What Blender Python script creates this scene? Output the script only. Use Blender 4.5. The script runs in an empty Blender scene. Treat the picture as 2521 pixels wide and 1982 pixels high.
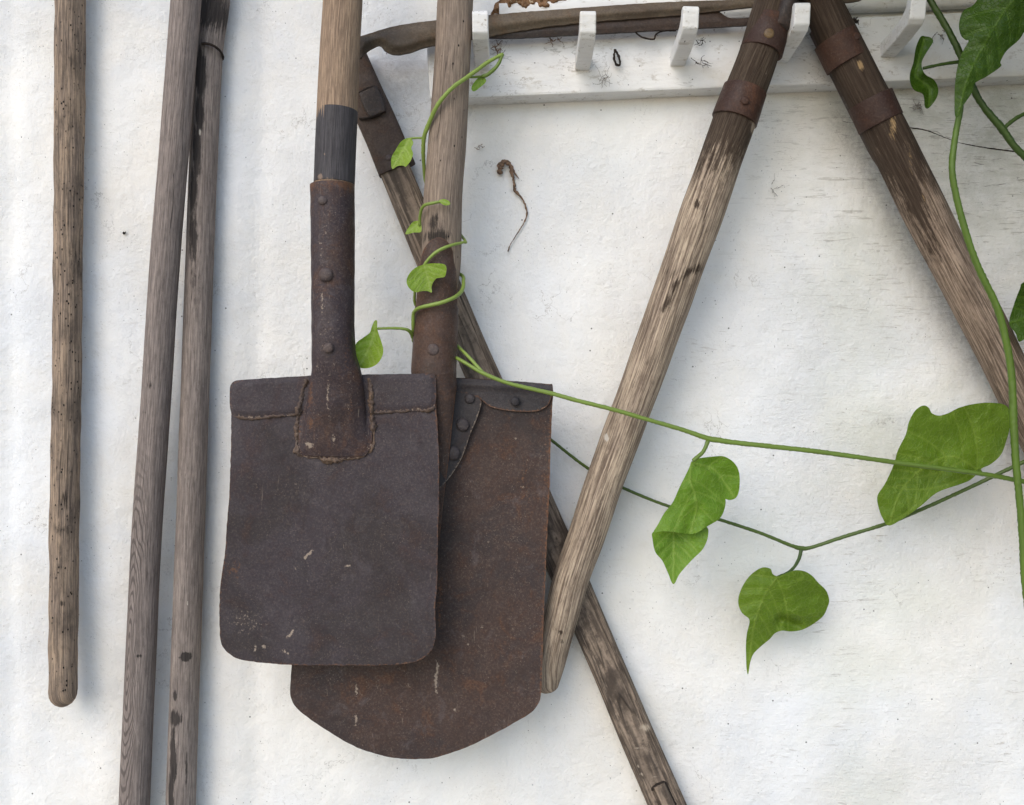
import bpy, bmesh, math, random
import numpy as np
from mathutils import Vector, noise
from mathutils.geometry import delaunay_2d_cdt
random.seed(7); np.random.seed(7)

# ------------------------------------------------------------------ camera, world, sun, exposure
D = 1.05            # metres from the wall to the lens
PPM = 2100.0        # photo pixels per metre on the wall
CX, CY = 1260.5, 991.0
scene = bpy.context.scene
COL = scene.collection
cam = bpy.data.cameras.new('camera'); camo = bpy.data.objects.new('camera', cam); COL.objects.link(camo)
camo.location = (0, -D, 0); camo.rotation_euler = (math.pi/2, 0, 0)
cam.sensor_width = 36; cam.lens = 36 * D / (2521 / PPM)
cam.clip_start = 0.01; cam.clip_end = 100
scene.camera = camo

SUN_EL, SUN_AZ = 36.0, -30.0       # elevation; azimuth measured from straight-on, negative = from the left
world = bpy.data.worlds.new('World'); scene.world = world; world.use_nodes = True
wn = world.node_tree; wn.nodes.clear()
sky = wn.nodes.new('ShaderNodeTexSky'); sky.sky_type = 'NISHITA'; sky.sun_disc = False
sky.sun_elevation = math.radians(SUN_EL); sky.air_density = 1.0; sky.dust_density = 1.0; sky.ozone_density = 1.0
# the sun stands behind the camera (-Y), to the left
sdir = Vector((math.sin(math.radians(SUN_AZ))*math.cos(math.radians(SUN_EL)), -math.cos(math.radians(SUN_AZ))*math.cos(math.radians(SUN_EL)), math.sin(math.radians(SUN_EL))))
sky.sun_rotation = math.atan2(sdir.x, sdir.y)
bg = wn.nodes.new('ShaderNodeBackground'); bg.inputs[1].default_value = 0.15
wo = wn.nodes.new('ShaderNodeOutputWorld')
wn.links.new(sky.outputs[0], bg.inputs[0]); wn.links.new(bg.outputs[0], wo.inputs[0])
sun = bpy.data.lights.new('sun', 'SUN'); sun.energy = 0.72; sun.angle = math.radians(42); sun.color = (1, .925, .83)
suno = bpy.data.objects.new('sun', sun); COL.objects.link(suno)
suno.rotation_euler = (-sdir).to_track_quat('-Z', 'Y').to_euler()
scene.view_settings.view_transform = 'Standard'; scene.view_settings.look = 'None'
scene.view_settings.gamma = 1; scene.view_settings.exposure = 0.73
scene.render.engine = 'CYCLES'

# ------------------------------------------------------------------ helpers
SH = 0.0            # lets a whole tool be moved nearer to the wall
def W(px, py, d=0.0):
    """point that stands d metres out from the wall"""
    d = d - SH
    k = (1 - d / D) / PPM
    return Vector(((px - CX) * k, -d, (CY - py) * k))
def Z(ox, oy, s, pts):
    return [(ox + x * s, oy + y * s) for x, y in pts]
def tag(o, label=None, cat=None, group=None, kind=None):
    for k, v in (('label', label), ('category', cat), ('group', group), ('kind', kind)):
        if v: o[k] = v
    return o
def empty(name, loc, label, cat, group=None):
    o = bpy.data.objects.new(name, None); COL.objects.link(o); o.location = loc
    o.empty_display_size = .02
    return tag(o, label, cat, group)
def smoothstep(a, b, x):
    t = np.clip((x - a) / (b - a), 0, 1); return t * t * (3 - 2 * t)
def catmull(pts, n=8, closed=False):
    P = np.array(pts, float); out = []
    m = len(P)
    rng = range(m) if closed else range(m - 1)
    for i in rng:
        p1, p2 = P[i], P[(i + 1) % m]
        p0 = P[(i - 1) % m] if closed or i > 0 else 2 * p1 - p2
        p3 = P[(i + 2) % m] if closed or i + 2 < m else 2 * p2 - p1
        for k in range(n):
            t = k / n
            out.append(.5 * ((2*p1) + (-p0+p2)*t + (2*p0-5*p1+4*p2-p3)*t*t + (-p0+3*p1-3*p2+p3)*t**3))
    if not closed: out.append(P[-1])
    return np.array(out)
def seg_dist(pts, poly, closed=False):
    """distance of each point to a polyline"""
    pts = np.asarray(pts, float); poly = np.asarray(poly, float)
    best = np.full(len(pts), 1e9)
    m = len(poly)
    for i in range(m if closed else m - 1):
        a, b = poly[i], poly[(i + 1) % m]
        ab = b - a; L = max((ab * ab).sum(), 1e-12)
        t = np.clip(((pts - a) @ ab) / L, 0, 1)
        d = np.hypot(*(pts - (a + t[:, None] * ab)).T)
        best = np.minimum(best, d)
    return best
def inside(pts, poly):
    pts = np.asarray(pts, float); poly = np.asarray(poly, float)
    res = np.zeros(len(pts), bool); m = len(poly); j = m - 1
    x, y = pts[:, 0], pts[:, 1]
    for i in range(m):
        xi, yi = poly[i]; xj, yj = poly[j]
        if yi != yj:
            c = ((yi > y) != (yj > y)) & (x < (xj - xi) * (y - yi) / (yj - yi) + xi)
            res ^= c
        j = i
    return res
def nz(x, y, z=0.0, s=1.0):
    return noise.noise(Vector((x * s, y * s, z)))
def mesh_obj(name, verts, faces, mat, parent=None, uv=None, attrs=None, smooth=True, origin=None):
    me = bpy.data.meshes.new(name)
    if parent is not None and origin is None: origin = Vector(parent.get('_o', (0, 0, 0)))
    o0 = Vector(origin) if origin is not None else Vector((0, 0, 0))
    me.from_pydata([tuple(Vector(v) - o0) for v in verts], [], [tuple(int(i) for i in f) for f in faces])
    if uv is not None:
        l = me.uv_layers.new(name='UVMap')
        idx = np.empty(len(me.loops), int); me.loops.foreach_get('vertex_index', idx)
        l.data.foreach_set('uv', np.asarray(uv, float)[idx].ravel())
    for k in ('stain_and_shade', 'pale', 'rust', 'vein'):
        if attrs and k in attrs:
            a = me.attributes.new(k, 'FLOAT', 'POINT'); a.data.foreach_set('value', np.asarray(attrs[k], float))
    if smooth: me.polygons.foreach_set('use_smooth', [True] * len(me.polygons))
    me.validate(); me.update()
    o = bpy.data.objects.new(name, me); COL.objects.link(o)
    me.materials.append(mat)
    if parent is not None: o.parent = parent
    else: o.location = o0
    return o
def thing(name, loc, label, cat, group=None):
    o = empty(name, loc, label, cat, group); o['_o'] = tuple(loc); return o
def finish():
    for o in scene.objects:
        if '_o' in o: del o['_o']
def sub(o, parent):
    """make o a sub-part of the part 'parent' (both already built in the thing's space)"""
    o.parent = parent; return o

def frames(C):
    """tangent, side, front vectors along a path of world points; front looks at the camera side"""
    C = np.asarray(C, float)
    T = np.gradient(C, axis=0); T /= np.linalg.norm(T, axis=1)[:, None]
    F0 = np.array([0, -1., 0])
    F = F0 - (T @ F0)[:, None] * T
    n = np.linalg.norm(F, axis=1)
    for i in range(len(F)):
        if n[i] < .15: F[i] = F[i-1] * 1.0 if i else np.array([0, 0, 1.]); F[i] -= (F[i] @ T[i]) * T[i]
    F /= np.linalg.norm(F, axis=1)[:, None]
    S = np.cross(T, F)
    return T, S, F
def resample(rows, step):
    """rows: (px,py,halfwidth_px,halfdepth_m,d[,power]) -> dense world centre points with radii"""
    R = catmull(rows, 14)
    C = np.array([W(r[0], r[1], r[4]) for r in R])
    L = np.concatenate([[0], np.cumsum(np.linalg.norm(np.diff(C, axis=0), axis=1))])
    n = max(int(L[-1] / step), 6)
    t = np.linspace(0, L[-1], n)
    R2 = np.array([np.interp(t, L, R[:, k]) for k in range(R.shape[1])]).T
    C2 = np.array([W(r[0], r[1], r[4]) for r in R2])
    return t, R2, C2
def loft(name, rows, mat, parent, step=.003, nseg=40, power=2.0, bump=None, attr=None, cap0='flat', cap1='flat', close=True):
    """a bar swept along a path: elliptic or squarish section, end caps rounded off"""
    rows = [tuple(r) for r in rows]
    t, R, C = resample(rows, step)
    T, S, F = frames(C)
    V = []; UV = []; PXY = []; ang = []
    for i in range(len(C)):
        q_ = (S[i][0] * (R[i][0] - CX) - S[i][2] * (R[i][1] - CY)) / (D * PPM); cq = 1 / math.sqrt(1 + q_ * q_) * .985
        hw = R[i][2] / PPM * (1 - (R[i][4] - SH) / D) * cq; hd = R[i][3] * cq
        p = R[i][5] if R.shape[1] > 5 else power
        for k in range(nseg + 1):
            th = -math.pi / 2 + 2 * math.pi * k / nseg         # seam at the back (th=-90 deg = away from camera)
            c, s = math.cos(th), math.sin(th)
            cx = math.copysign(abs(c) ** (2 / p), c); sy = math.copysign(abs(s) ** (2 / p), s)
            b = bump(t[i], th, R[i]) if bump else 0.0
            v = C[i] + S[i] * cx * (hw + b) + F[i] * sy * (hd + b)
            V.append(v); UV.append(((th) * (hw + hd) / 2, t[i])); ang.append(th)
            sgn = S[i][0] / max(1e-6, math.hypot(S[i][0], S[i][2]))
            PXY.append((R[i][0] + S[i][0] * cx * R[i][2], R[i][1] - S[i][2] * cx * R[i][2], t[i], th))
    n = nseg + 1; Fc = []
    for i in range(len(C) - 1):
        for k in range(nseg):
            a = i * n + k; Fc.append((a, a + 1, a + n + 1, a + n))
    def cap(i, out, kind):
        base = i * n
        prev = list(range(base, base + n))
        hw = R[i][2] / PPM; hd = R[i][3]
        rings = {'flat': [(.997, .012), (.965, .02), (.6, .02)], 'round': [(.97, .25), (.86, .5), (.66, .74), (.36, .92)], 'soft': [(.95, .12), (.85, .22), (.6, .3), (.3, .33)]}[kind]
        cen = C[i]
        for sc, off in rings:
            cur = []
            for k in range(n):
                v0 = V[base + k]; v = cen + (v0 - cen) * sc + out * off * min(hw, hd)
                cur.append(len(V)); V.append(v); UV.append((UV[base + k][0] * sc, UV[base + k][1] + .3 * (1 - sc) * hw)); PXY.append(PXY[base + k])
            for k in range(nseg):
                Fc.append((prev[k], cur[k], cur[k + 1], prev[k + 1]) if out @ T[i] < 0 else (prev[k], prev[k + 1], cur[k + 1], cur[k]))
            prev = cur
        c = len(V); V.append(cen + out * (rings[-1][1] + .03) * min(hw, hd)); UV.append((0, t[i])); PXY.append(PXY[base])
        for k in range(nseg):
            Fc.append((prev[k], c, prev[k + 1]) if out @ T[i] < 0 else (prev[k], prev[k + 1], c))
    cap(0, -T[0], cap0); cap(len(C) - 1, T[-1], cap1)
    at = None
    if attr:
        P = np.array(PXY); at = attr(P)
    return mesh_obj(name, V, Fc, mat, parent, UV, at)
def tube(name, pts, mat, parent, nseg=10, step=.002, jit=0.0, taper=None, attr=None, seed=0):
    """round stem: pts (px,py,d,radius_px)"""
    P = catmull(pts, 10)
    C = np.array([W(p[0], p[1], p[2]) for p in P])
    L = np.concatenate([[0], np.cumsum(np.linalg.norm(np.diff(C, axis=0), axis=1))])
    n = max(int(L[-1] / step), 4); t = np.linspace(0, L[-1], n)
    C = np.array([np.interp(t, L, C[:, k]) for k in range(3)]).T
    r = np.interp(t, L, P[:, 3]) / PPM
    T = np.gradient(C, axis=0); T /= np.linalg.norm(T, axis=1)[:, None]
    N = np.cross(T[0], [0, 0, 1.]);
    if np.linalg.norm(N) < .1: N = np.cross(T[0], [1., 0, 0])
    N /= np.linalg.norm(N)
    V, UV, Fc = [], [], []
    for i in range(n):
        N = N - (N @ T[i]) * T[i]; N /= np.linalg.norm(N); B = np.cross(T[i], N)
        for k in range(nseg + 1):
            th = 2 * math.pi * k / nseg
            rr = r[i] * (1 + jit * nz(t[i] * 400, math.cos(th) * 1.3, math.sin(th) * 1.3 + seed))
            V.append(C[i] + rr * (math.cos(th) * N + math.sin(th) * B)); UV.append((th * r[i], t[i]))
    m = nseg + 1
    for i in range(n - 1):
        for k in range(nseg):
            a = i * m + k; Fc.append((a, a + m, a + m + 1, a + 1))
    for base, cen, fl in ((0, C[0] - T[0] * r[0] * .5, 1), ((n - 1) * m, C[-1] + T[-1] * r[-1] * .5, 0)):
        c = len(V); V.append(cen); UV.append((0, 0))
        for k in range(nseg): Fc.append((base + k, base + k + 1, c) if fl else (base + k + 1, base + k, c))
    at = attr(t, len(V)) if attr else None
    return mesh_obj(name, V, Fc, mat, parent, UV, at)

def sheet(outlines, hfun, thick, spacing, afun=None, jag=0.0, n=5):
    """solid plates or leaves from outlines; returns merged mesh data.
    hfun(P, edge_distance) -> metres out from the wall of the front face"""
    V, Fc, UV = [], [], []; A = {}
    for oi, outl in enumerate(outlines):
        O = catmull(outl, n, True)
        # resample the outline evenly
        Cl = np.vstack([O, O[:1]]); L = np.concatenate([[0], np.cumsum(np.hypot(*np.diff(Cl, axis=0).T))])
        m = int(L[-1] / spacing); tt = np.linspace(0, L[-1], m, endpoint=False)
        O = np.array([np.interp(tt, L, Cl[:, k]) for k in (0, 1)]).T
        if jag:
            for i in range(m): O[i] += jag * np.array([nz(O[i][0], O[i][1], 3, .07), nz(O[i][0], O[i][1], 9, .07)])
        x0, y0 = O.min(0); x1, y1 = O.max(0)
        gx, gy = np.meshgrid(np.arange(x0, x1, spacing), np.arange(y0, y1, spacing * .87))
        gx = gx + (np.arange(gx.shape[0]) % 2)[:, None] * spacing / 2
        G = np.stack([gx.ravel(), gy.ravel()], 1); G = G + np.random.uniform(-.1, .1, G.shape) * spacing
        G = G[inside(G, O)]; G = G[seg_dist(G, O, True) > spacing * .6]
        P = np.vstack([O, G])
        q = delaunay_2d_cdt([Vector(p) for p in P], [(i, (i + 1) % m) for i in range(m)], [], 1, 1e-6)
        P = np.array([tuple(v) for v in q[0]]); tris = q[2]
        tc = np.array([P[list(t)].mean(0) for t in tris]); ins = inside(tc, O)
        tris = [t for t, k in zip(tris, ins) if k]
        ed = seg_dist(P, O, True)
        h = hfun(P, ed, oi)
        base = len(V); N = len(P)
        front = [W(p[0], p[1], hh) for p, hh in zip(P, h)]
        back = [Vector((v.x, v.y + thick, v.z)) for v in front]
        V += front + back; UV += [tuple(p / PPM) for p in P] * 2
        # ring of separate edge vertices
        Oi = []                      # match outline points to mesh points
        from_pts = q[3]              # orig verts per output vert
        inv = {}
        for vi, lst in enumerate(from_pts):
            for s in lst: inv.setdefault(s, vi)
        ring = [inv[i] for i in range(m)]
        # orientation: make the front look at -Y
        for t in tris:
            a, b, c = (front[i] for i in t)
            nrm = (b - a).cross(c - a)
            t = tuple(t) if nrm.y < 0 else tuple(t)[::-1]
            Fc.append(tuple(base + i for i in t)); Fc.append(tuple(base + N + i for i in t[::-1]))
        e = len(V)
        for r in ring: V.append(front[r]); UV.append(tuple(P[r] / PPM))
        for r in ring: V.append(back[r]); UV.append(tuple(P[r] / PPM))
        area = sum(P[ring[i]][0] * P[ring[(i+1) % m]][1] - P[ring[(i+1) % m]][0] * P[ring[i]][1] for i in range(m))
        for i in range(m):
            j = (i + 1) % m
            f = (e + i, e + j, e + m + j, e + m + i)
            Fc.append(f if area > 0 else f[::-1])
        at = afun(P, ed, oi) if afun else {}
        for k, a in at.items():
            a = np.asarray(a, float)
            A.setdefault(k, []).append(np.concatenate([a, a, a[ring], a[ring]]))
    A = {k: np.concatenate(v) for k, v in A.items()}
    return V, Fc, UV, A
def plate(name, outlines, hfun, thick, spacing, mat, parent, afun=None, jag=0.0, n=5):
    V, Fc, UV, A = sheet(outlines, hfun, thick, spacing, afun, jag, n)
    return mesh_obj(name, V, Fc, mat, parent, UV, A)
def rivet(parent, px, py, d, rpx, mat, dome=.45, lean=0.0):
    V, Fc = [], []
    c = W(px, py, d); r = rpx / PPM * (1 - d / D)
    rings = [(1, -.6), (1.0, .25), (.94, .62), (.72, .86), (.4, .98)]
    n = 20
    s = random.random() * 9
    for rr, hh in rings:
        for k in range(n):
            a = 2 * math.pi * k / n; q = rr * r * (1 + .07 * nz(math.cos(a) * 1.5, math.sin(a) * 1.5, s))
            V.append(c + Vector((math.cos(a) * q, -hh * r * dome, math.sin(a) * q)))
    V.append(c + Vector((0, -r * dome, 0)))
    for i in range(len(rings) - 1):
        for k in range(n): Fc.append((i*n+k, i*n+(k+1) % n, (i+1)*n+(k+1) % n, (i+1)*n+k))
    for k in range(n): Fc.append(((len(rings)-1)*n+k, (len(rings)-1)*n+(k+1) % n, len(V)-1))
    return mesh_obj('rivet', V, Fc, mat, parent)

# ------------------------------------------------------------------ materials
class M:
    def __init__(s, name):
        s.m = bpy.data.materials.new(name); s.m.use_nodes = True; s.t = s.m.node_tree; s.t.nodes.clear()
        s.out = s.n('ShaderNodeOutputMaterial'); s.b = s.n('ShaderNodeBsdfPrincipled'); s.l(s.b.outputs[0], s.out.inputs[0])
    def n(s, t, **kw):
        x = s.t.nodes.new(t)
        for k, v in kw.items(): setattr(x, k, v)
        return x
    def l(s, a, b): s.t.links.new(a, b)
    def val(s, x, inp):
        if isinstance(x, (int, float)): inp.default_value = x
        elif isinstance(x, (tuple, list)): inp.default_value = (*x, 1) if len(x) == 3 and inp.type == 'RGBA' else x
        else: s.l(x, inp)
    def uv(s): return s.n('ShaderNodeUVMap').outputs[0]
    def pos(s): return s.n('ShaderNodeNewGeometry').outputs['Position']
    def objc(s): return s.n('ShaderNodeTexCoord').outputs['Object']
    def mapp(s, v, scale=(1, 1, 1), loc=(0, 0, 0), rot=(0, 0, 0)):
        m = s.n('ShaderNodeMapping'); s.l(v, m.inputs[0]); m.inputs['Scale'].default_value = scale; m.inputs['Location'].default_value = loc; m.inputs['Rotation'].default_value = rot
        return m.outputs[0]
    def noise(s, v, scale, detail=4, rough=.55, dist=0.0):
        x = s.n('ShaderNodeTexNoise'); s.l(v, x.inputs['Vector']); x.inputs['Scale'].default_value = scale; x.inputs['Detail'].default_value = detail
        x.inputs['Roughness'].default_value = rough; x.inputs['Distortion'].default_value = dist
        return x.outputs['Fac']
    def vor(s, v, scale, feature='F1', rnd=1.0):
        x = s.n('ShaderNodeTexVoronoi', feature=feature); s.l(v, x.inputs['Vector']); x.inputs['Scale'].default_value = scale; x.inputs['Randomness'].default_value = rnd
        return x
    def rng(s, v, a, b, c=0.0, d=1.0, smooth=True):
        x = s.n('ShaderNodeMapRange'); x.interpolation_type = 'SMOOTHSTEP' if smooth else 'LINEAR'
        s.val(v, x.inputs[0])
        for i, q in enumerate((a, b, c, d)): x.inputs[i + 1].default_value = q
        return x.outputs[0]
    def math(s, op, a, b=0.0, clamp=False):
        x = s.n('ShaderNodeMath', operation=op); x.use_clamp = clamp; s.val(a, x.inputs[0]); s.val(b, x.inputs[1]); return x.outputs[0]
    def mix(s, f, a, b, mode='MIX'):
        x = s.n('ShaderNodeMix', data_type='RGBA', blend_type=mode); s.val(f, x.inputs[0]); s.val(a, x.inputs[6]); s.val(b, x.inputs[7]); return x.outputs[2]
    def attr(s, name): return s.n('ShaderNodeAttribute', attribute_name=name).outputs['Fac']
    def bump(s, h, strength, dist, prev=None):
        x = s.n('ShaderNodeBump'); x.inputs['Strength'].default_value = strength; x.inputs['Distance'].default_value = dist; s.l(h, x.inputs['Height'])
        if prev is not None: s.l(prev, x.inputs['Normal'])
        return x.outputs[0]
    def done(s, col, rough=.8, normal=None, spec=.3):
        s.val(col, s.b.inputs['Base Color']); s.val(rough, s.b.inputs['Roughness']); s.b.inputs['Specular IOR Level'].default_value = spec
        if normal is not None: s.l(normal, s.b.inputs['Normal'])
        return s.m

def wood(name, light, mid, dark, fine=700, seed=0, holes=0.0, blotch=.5, stain_and_shade=(.02, .016, .013), pale=(.5, .45, .38), rough=.8, lines=.5, cath=None, bumpd=.0004):
    m = M(name); uv = m.mapp(m.uv(), (1, 1, 1), (seed * 1.7, seed * .93, seed))
    streak = m.noise(m.mapp(uv, (1, .035, 1)), fine, 3, .6, .3)
    broad = m.noise(m.mapp(uv, (1, .12, 1)), 90, 4, .6, .4)
    blot = m.noise(m.mapp(uv, (1, .45, 1)), 45, 5, .62)
    gr = m.noise(m.mapp(uv, (1, .02, 1)), fine * .5, 3, .6, .2)
    mott = m.noise(m.mapp(uv, (1, .3, 1)), 330, 4, .75)
    c = m.mix(m.rng(broad, .33, .68), mid, light)
    c = m.mix(m.math('MULTIPLY', m.rng(streak, .47, .62), min(1, lines * 1.15)), c, dark)
    c = m.mix(m.math('MULTIPLY', m.rng(gr, .5, .58), lines * .9), c, dark)
    c = m.mix(m.rng(mott, .36, .5, .45, 0), c, dark)
    c = m.mix(m.math('MULTIPLY', m.rng(streak, .50, .38), .45), c, tuple(min(1, x * 1.35) for x in light))
    c = m.mix(m.math('MULTIPLY', m.rng(mott, .56, .68), .35), c, tuple(min(1, x * 1.4) for x in light))
    c = m.mix(m.math('MULTIPLY', m.rng(blot, .48, .72), blotch), c, dark)
    h = m.math('SUBTRACT', 1.0, m.math('ADD', m.rng(streak, .4, .75), m.rng(gr, .48, .66)))
    if cath:
        u0, vc, asp, f = cath
        sx = m.n('ShaderNodeSeparateXYZ'); m.l(m.uv(), sx.inputs[0])
        wob = m.math('MULTIPLY', m.math('SUBTRACT', m.noise(m.mapp(uv, (1, .3, 1)), 60, 2), .5), .004)
        du = m.math('ADD', m.math('SUBTRACT', sx.outputs[0], u0), wob)
        dv = m.math('MULTIPLY', m.math('SUBTRACT', sx.outputs[1], vc), asp)
        r_ = m.math('SQRT', m.math('ADD', m.math('MULTIPLY', du, du), m.math('MULTIPLY', dv, dv)))
        wv = m.math('SINE', m.math('MULTIPLY', m.math('ADD', r_, wob), f))
        reg = m.rng(m.math('ABSOLUTE', du), .008, .017, 1, 0)
        reg = m.math('MULTIPLY', reg, m.rng(m.math('ABSOLUTE', dv), .016, .030, 1, 0))
        wl = m.math('MULTIPLY', m.rng(wv, .1, .9), m.math('MULTIPLY', reg, 1.0))
        c = m.mix(wl, c, dark)
        h = m.math('SUBTRACT', h, wl)
    if holes:
        v = m.vor(m.mapp(uv, (1, .62, 1)), 225); pres = m.n('ShaderNodeSeparateColor'); m.l(v.outputs['Color'], pres.inputs[0])
        hol = m.math('MULTIPLY', m.rng(v.outputs['Distance'], .13, .22, 1, 0), m.rng(pres.outputs[0], 1 - holes, 1 - holes + .03))
        # holes come in clusters
        hol = m.math('MULTIPLY', hol, m.rng(m.noise(uv, 28, 2), .38, .48))
        c = m.mix(hol, c, (.008, .006, .005)); h = m.math('SUBTRACT', h, m.math('MULTIPLY', hol, 4.0))
    ck = m.math('MULTIPLY', m.rng(m.math('ABSOLUTE', m.math('SUBTRACT', m.noise(m.mapp(uv, (1, .018, 1), (5, 2, 0)), 150, 2, .5), .5)), 0, .010, 1, 0), m.rng(m.noise(m.mapp(uv, (1, .25, 1), (1, 8, 0)), 26, 2), .50, .60))
    c = m.mix(m.math('MULTIPLY', ck, .8), c, tuple(x * .35 for x in dark)); h = m.math('SUBTRACT', h, m.math('MULTIPLY', ck, 2.0))
    br = m.math('ADD', m.math('MULTIPLY', m.noise(m.mapp(uv, (1, .07, 1)), 380, 4, .7), .6), m.math('MULTIPLY', m.noise(m.mapp(uv, (1, .4, 1)), 160, 5, .75), .4))
    st = m.rng(m.math('ADD', m.attr('stain_and_shade'), m.math('MULTIPLY', m.math('SUBTRACT', br, .5), 2.2)), .25, .62)
    st = m.math('MULTIPLY', st, m.rng(m.attr('stain_and_shade'), .02, .2))
    st = m.math('MULTIPLY', st, m.rng(m.noise(m.mapp(uv, (1, .05, 1)), fine * .6, 3, .7), .35, .55, .995, .88))
    c = m.mix(st, c, stain_and_shade)
    pl = m.math('MULTIPLY', m.rng(m.math('ADD', m.attr('pale'), m.math('MULTIPLY', m.math('SUBTRACT', br, .5), 2.0)), .4, .75), m.rng(m.attr('pale'), .02, .2))
    c = m.mix(pl, c, pale)
    nb = m.bump(h, .65, bumpd); nb = m.bump(m.noise(uv, 900, 3), .25, .0004, nb)
    return m.done(c, rough, nb, .25)
def metal(name, base, base2, rustc=(.12, .058, .032), palec=(.28, .22, .17), seed=0, rough=.62, rustamt=.35, speck=.5, coord='uv', spec=.3):
    m = M(name); p = m.objc(); p = m.mapp(p, (1, 1, 1), (seed, seed * 2.1, seed * .7))
    a = m.noise(p, 9, 7, .68, .6); b = m.noise(p, 120, 6, .72); f = m.noise(p, 430, 4, .75); g = m.noise(m.mapp(p, (1, 1, 1), (9, 1, 4)), 24, 7, .75, .8)
    c = m.mix(m.rng(a, .42, .58), base, base2)
    c = m.mix(m.math('MULTIPLY', m.rng(g, .52, .66), rustamt), c, rustc)
    c = m.mix(m.math('MULTIPLY', m.rng(b, .5, .68), rustamt * .45), c, rustc)
    c = m.mix(m.rng(f, .38, .56, .4, 0), c, tuple(x * .42 for x in base))          # dark pits
    c = m.mix(m.math('MULTIPLY', m.rng(f, .54, .64), .26 * speck + .04), c, tuple(x * .6 for x in palec))
    c = m.mix(m.math('MULTIPLY', m.rng(m.noise(p, 42, 6, .75, .5), .55, .68), .34 * speck), c, (.13, .112, .115))      # greyish bloom
    c = m.mix(m.math('MULTIPLY', m.rng(m.noise(m.mapp(p, (1, 1, 1), (3, 3, 3)), 20, 6, .72, .5), .52, .66), .45), c, tuple(x * .5 for x in base))
    sc_ = m.noise(m.mapp(p, (1, 1, .12), (0, 0, 0), (0, .6, 0)), 330, 3, .6)
    c = m.mix(m.math('MULTIPLY', m.math('MULTIPLY', m.rng(sc_, .66, .72), m.rng(m.noise(p, 16, 3), .52, .6)), .5 * speck), c, palec)   # scratches
    vs = m.rng(m.noise(p, 560, 2, .6), .63, .70); vs = m.math('MULTIPLY', vs, m.rng(m.noise(p, 34, 4), .40, .62, .1, 1))
    c = m.mix(m.math('MULTIPLY', vs, speck * .6), c, palec)
    br = m.noise(p, 330, 5, .75)
    ad = m.math('MULTIPLY', m.math('SUBTRACT', br, .5), 2.6)
    r = m.math('MULTIPLY', m.rng(m.math('ADD', m.attr('rust'), ad), .35, .85), m.rng(m.attr('rust'), .02, .25)); c = m.mix(r, c, rustc)
    q = m.math('MULTIPLY', m.rng(m.math('ADD', m.attr('pale'), ad), .45, .8), m.rng(m.attr('pale'), .02, .25)); c = m.mix(q, c, palec)
    c = m.mix(m.attr('stain_and_shade'), c, (.012, .01, .01))
    nb = m.bump(f, .4, .0010); nb = m.bump(g, .35, .003, m.bump(b, .4, .0016, nb))
    return m.done(c, m.rng(g, .35, .65, rough - .12, rough + .2), nb, spec)

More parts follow.
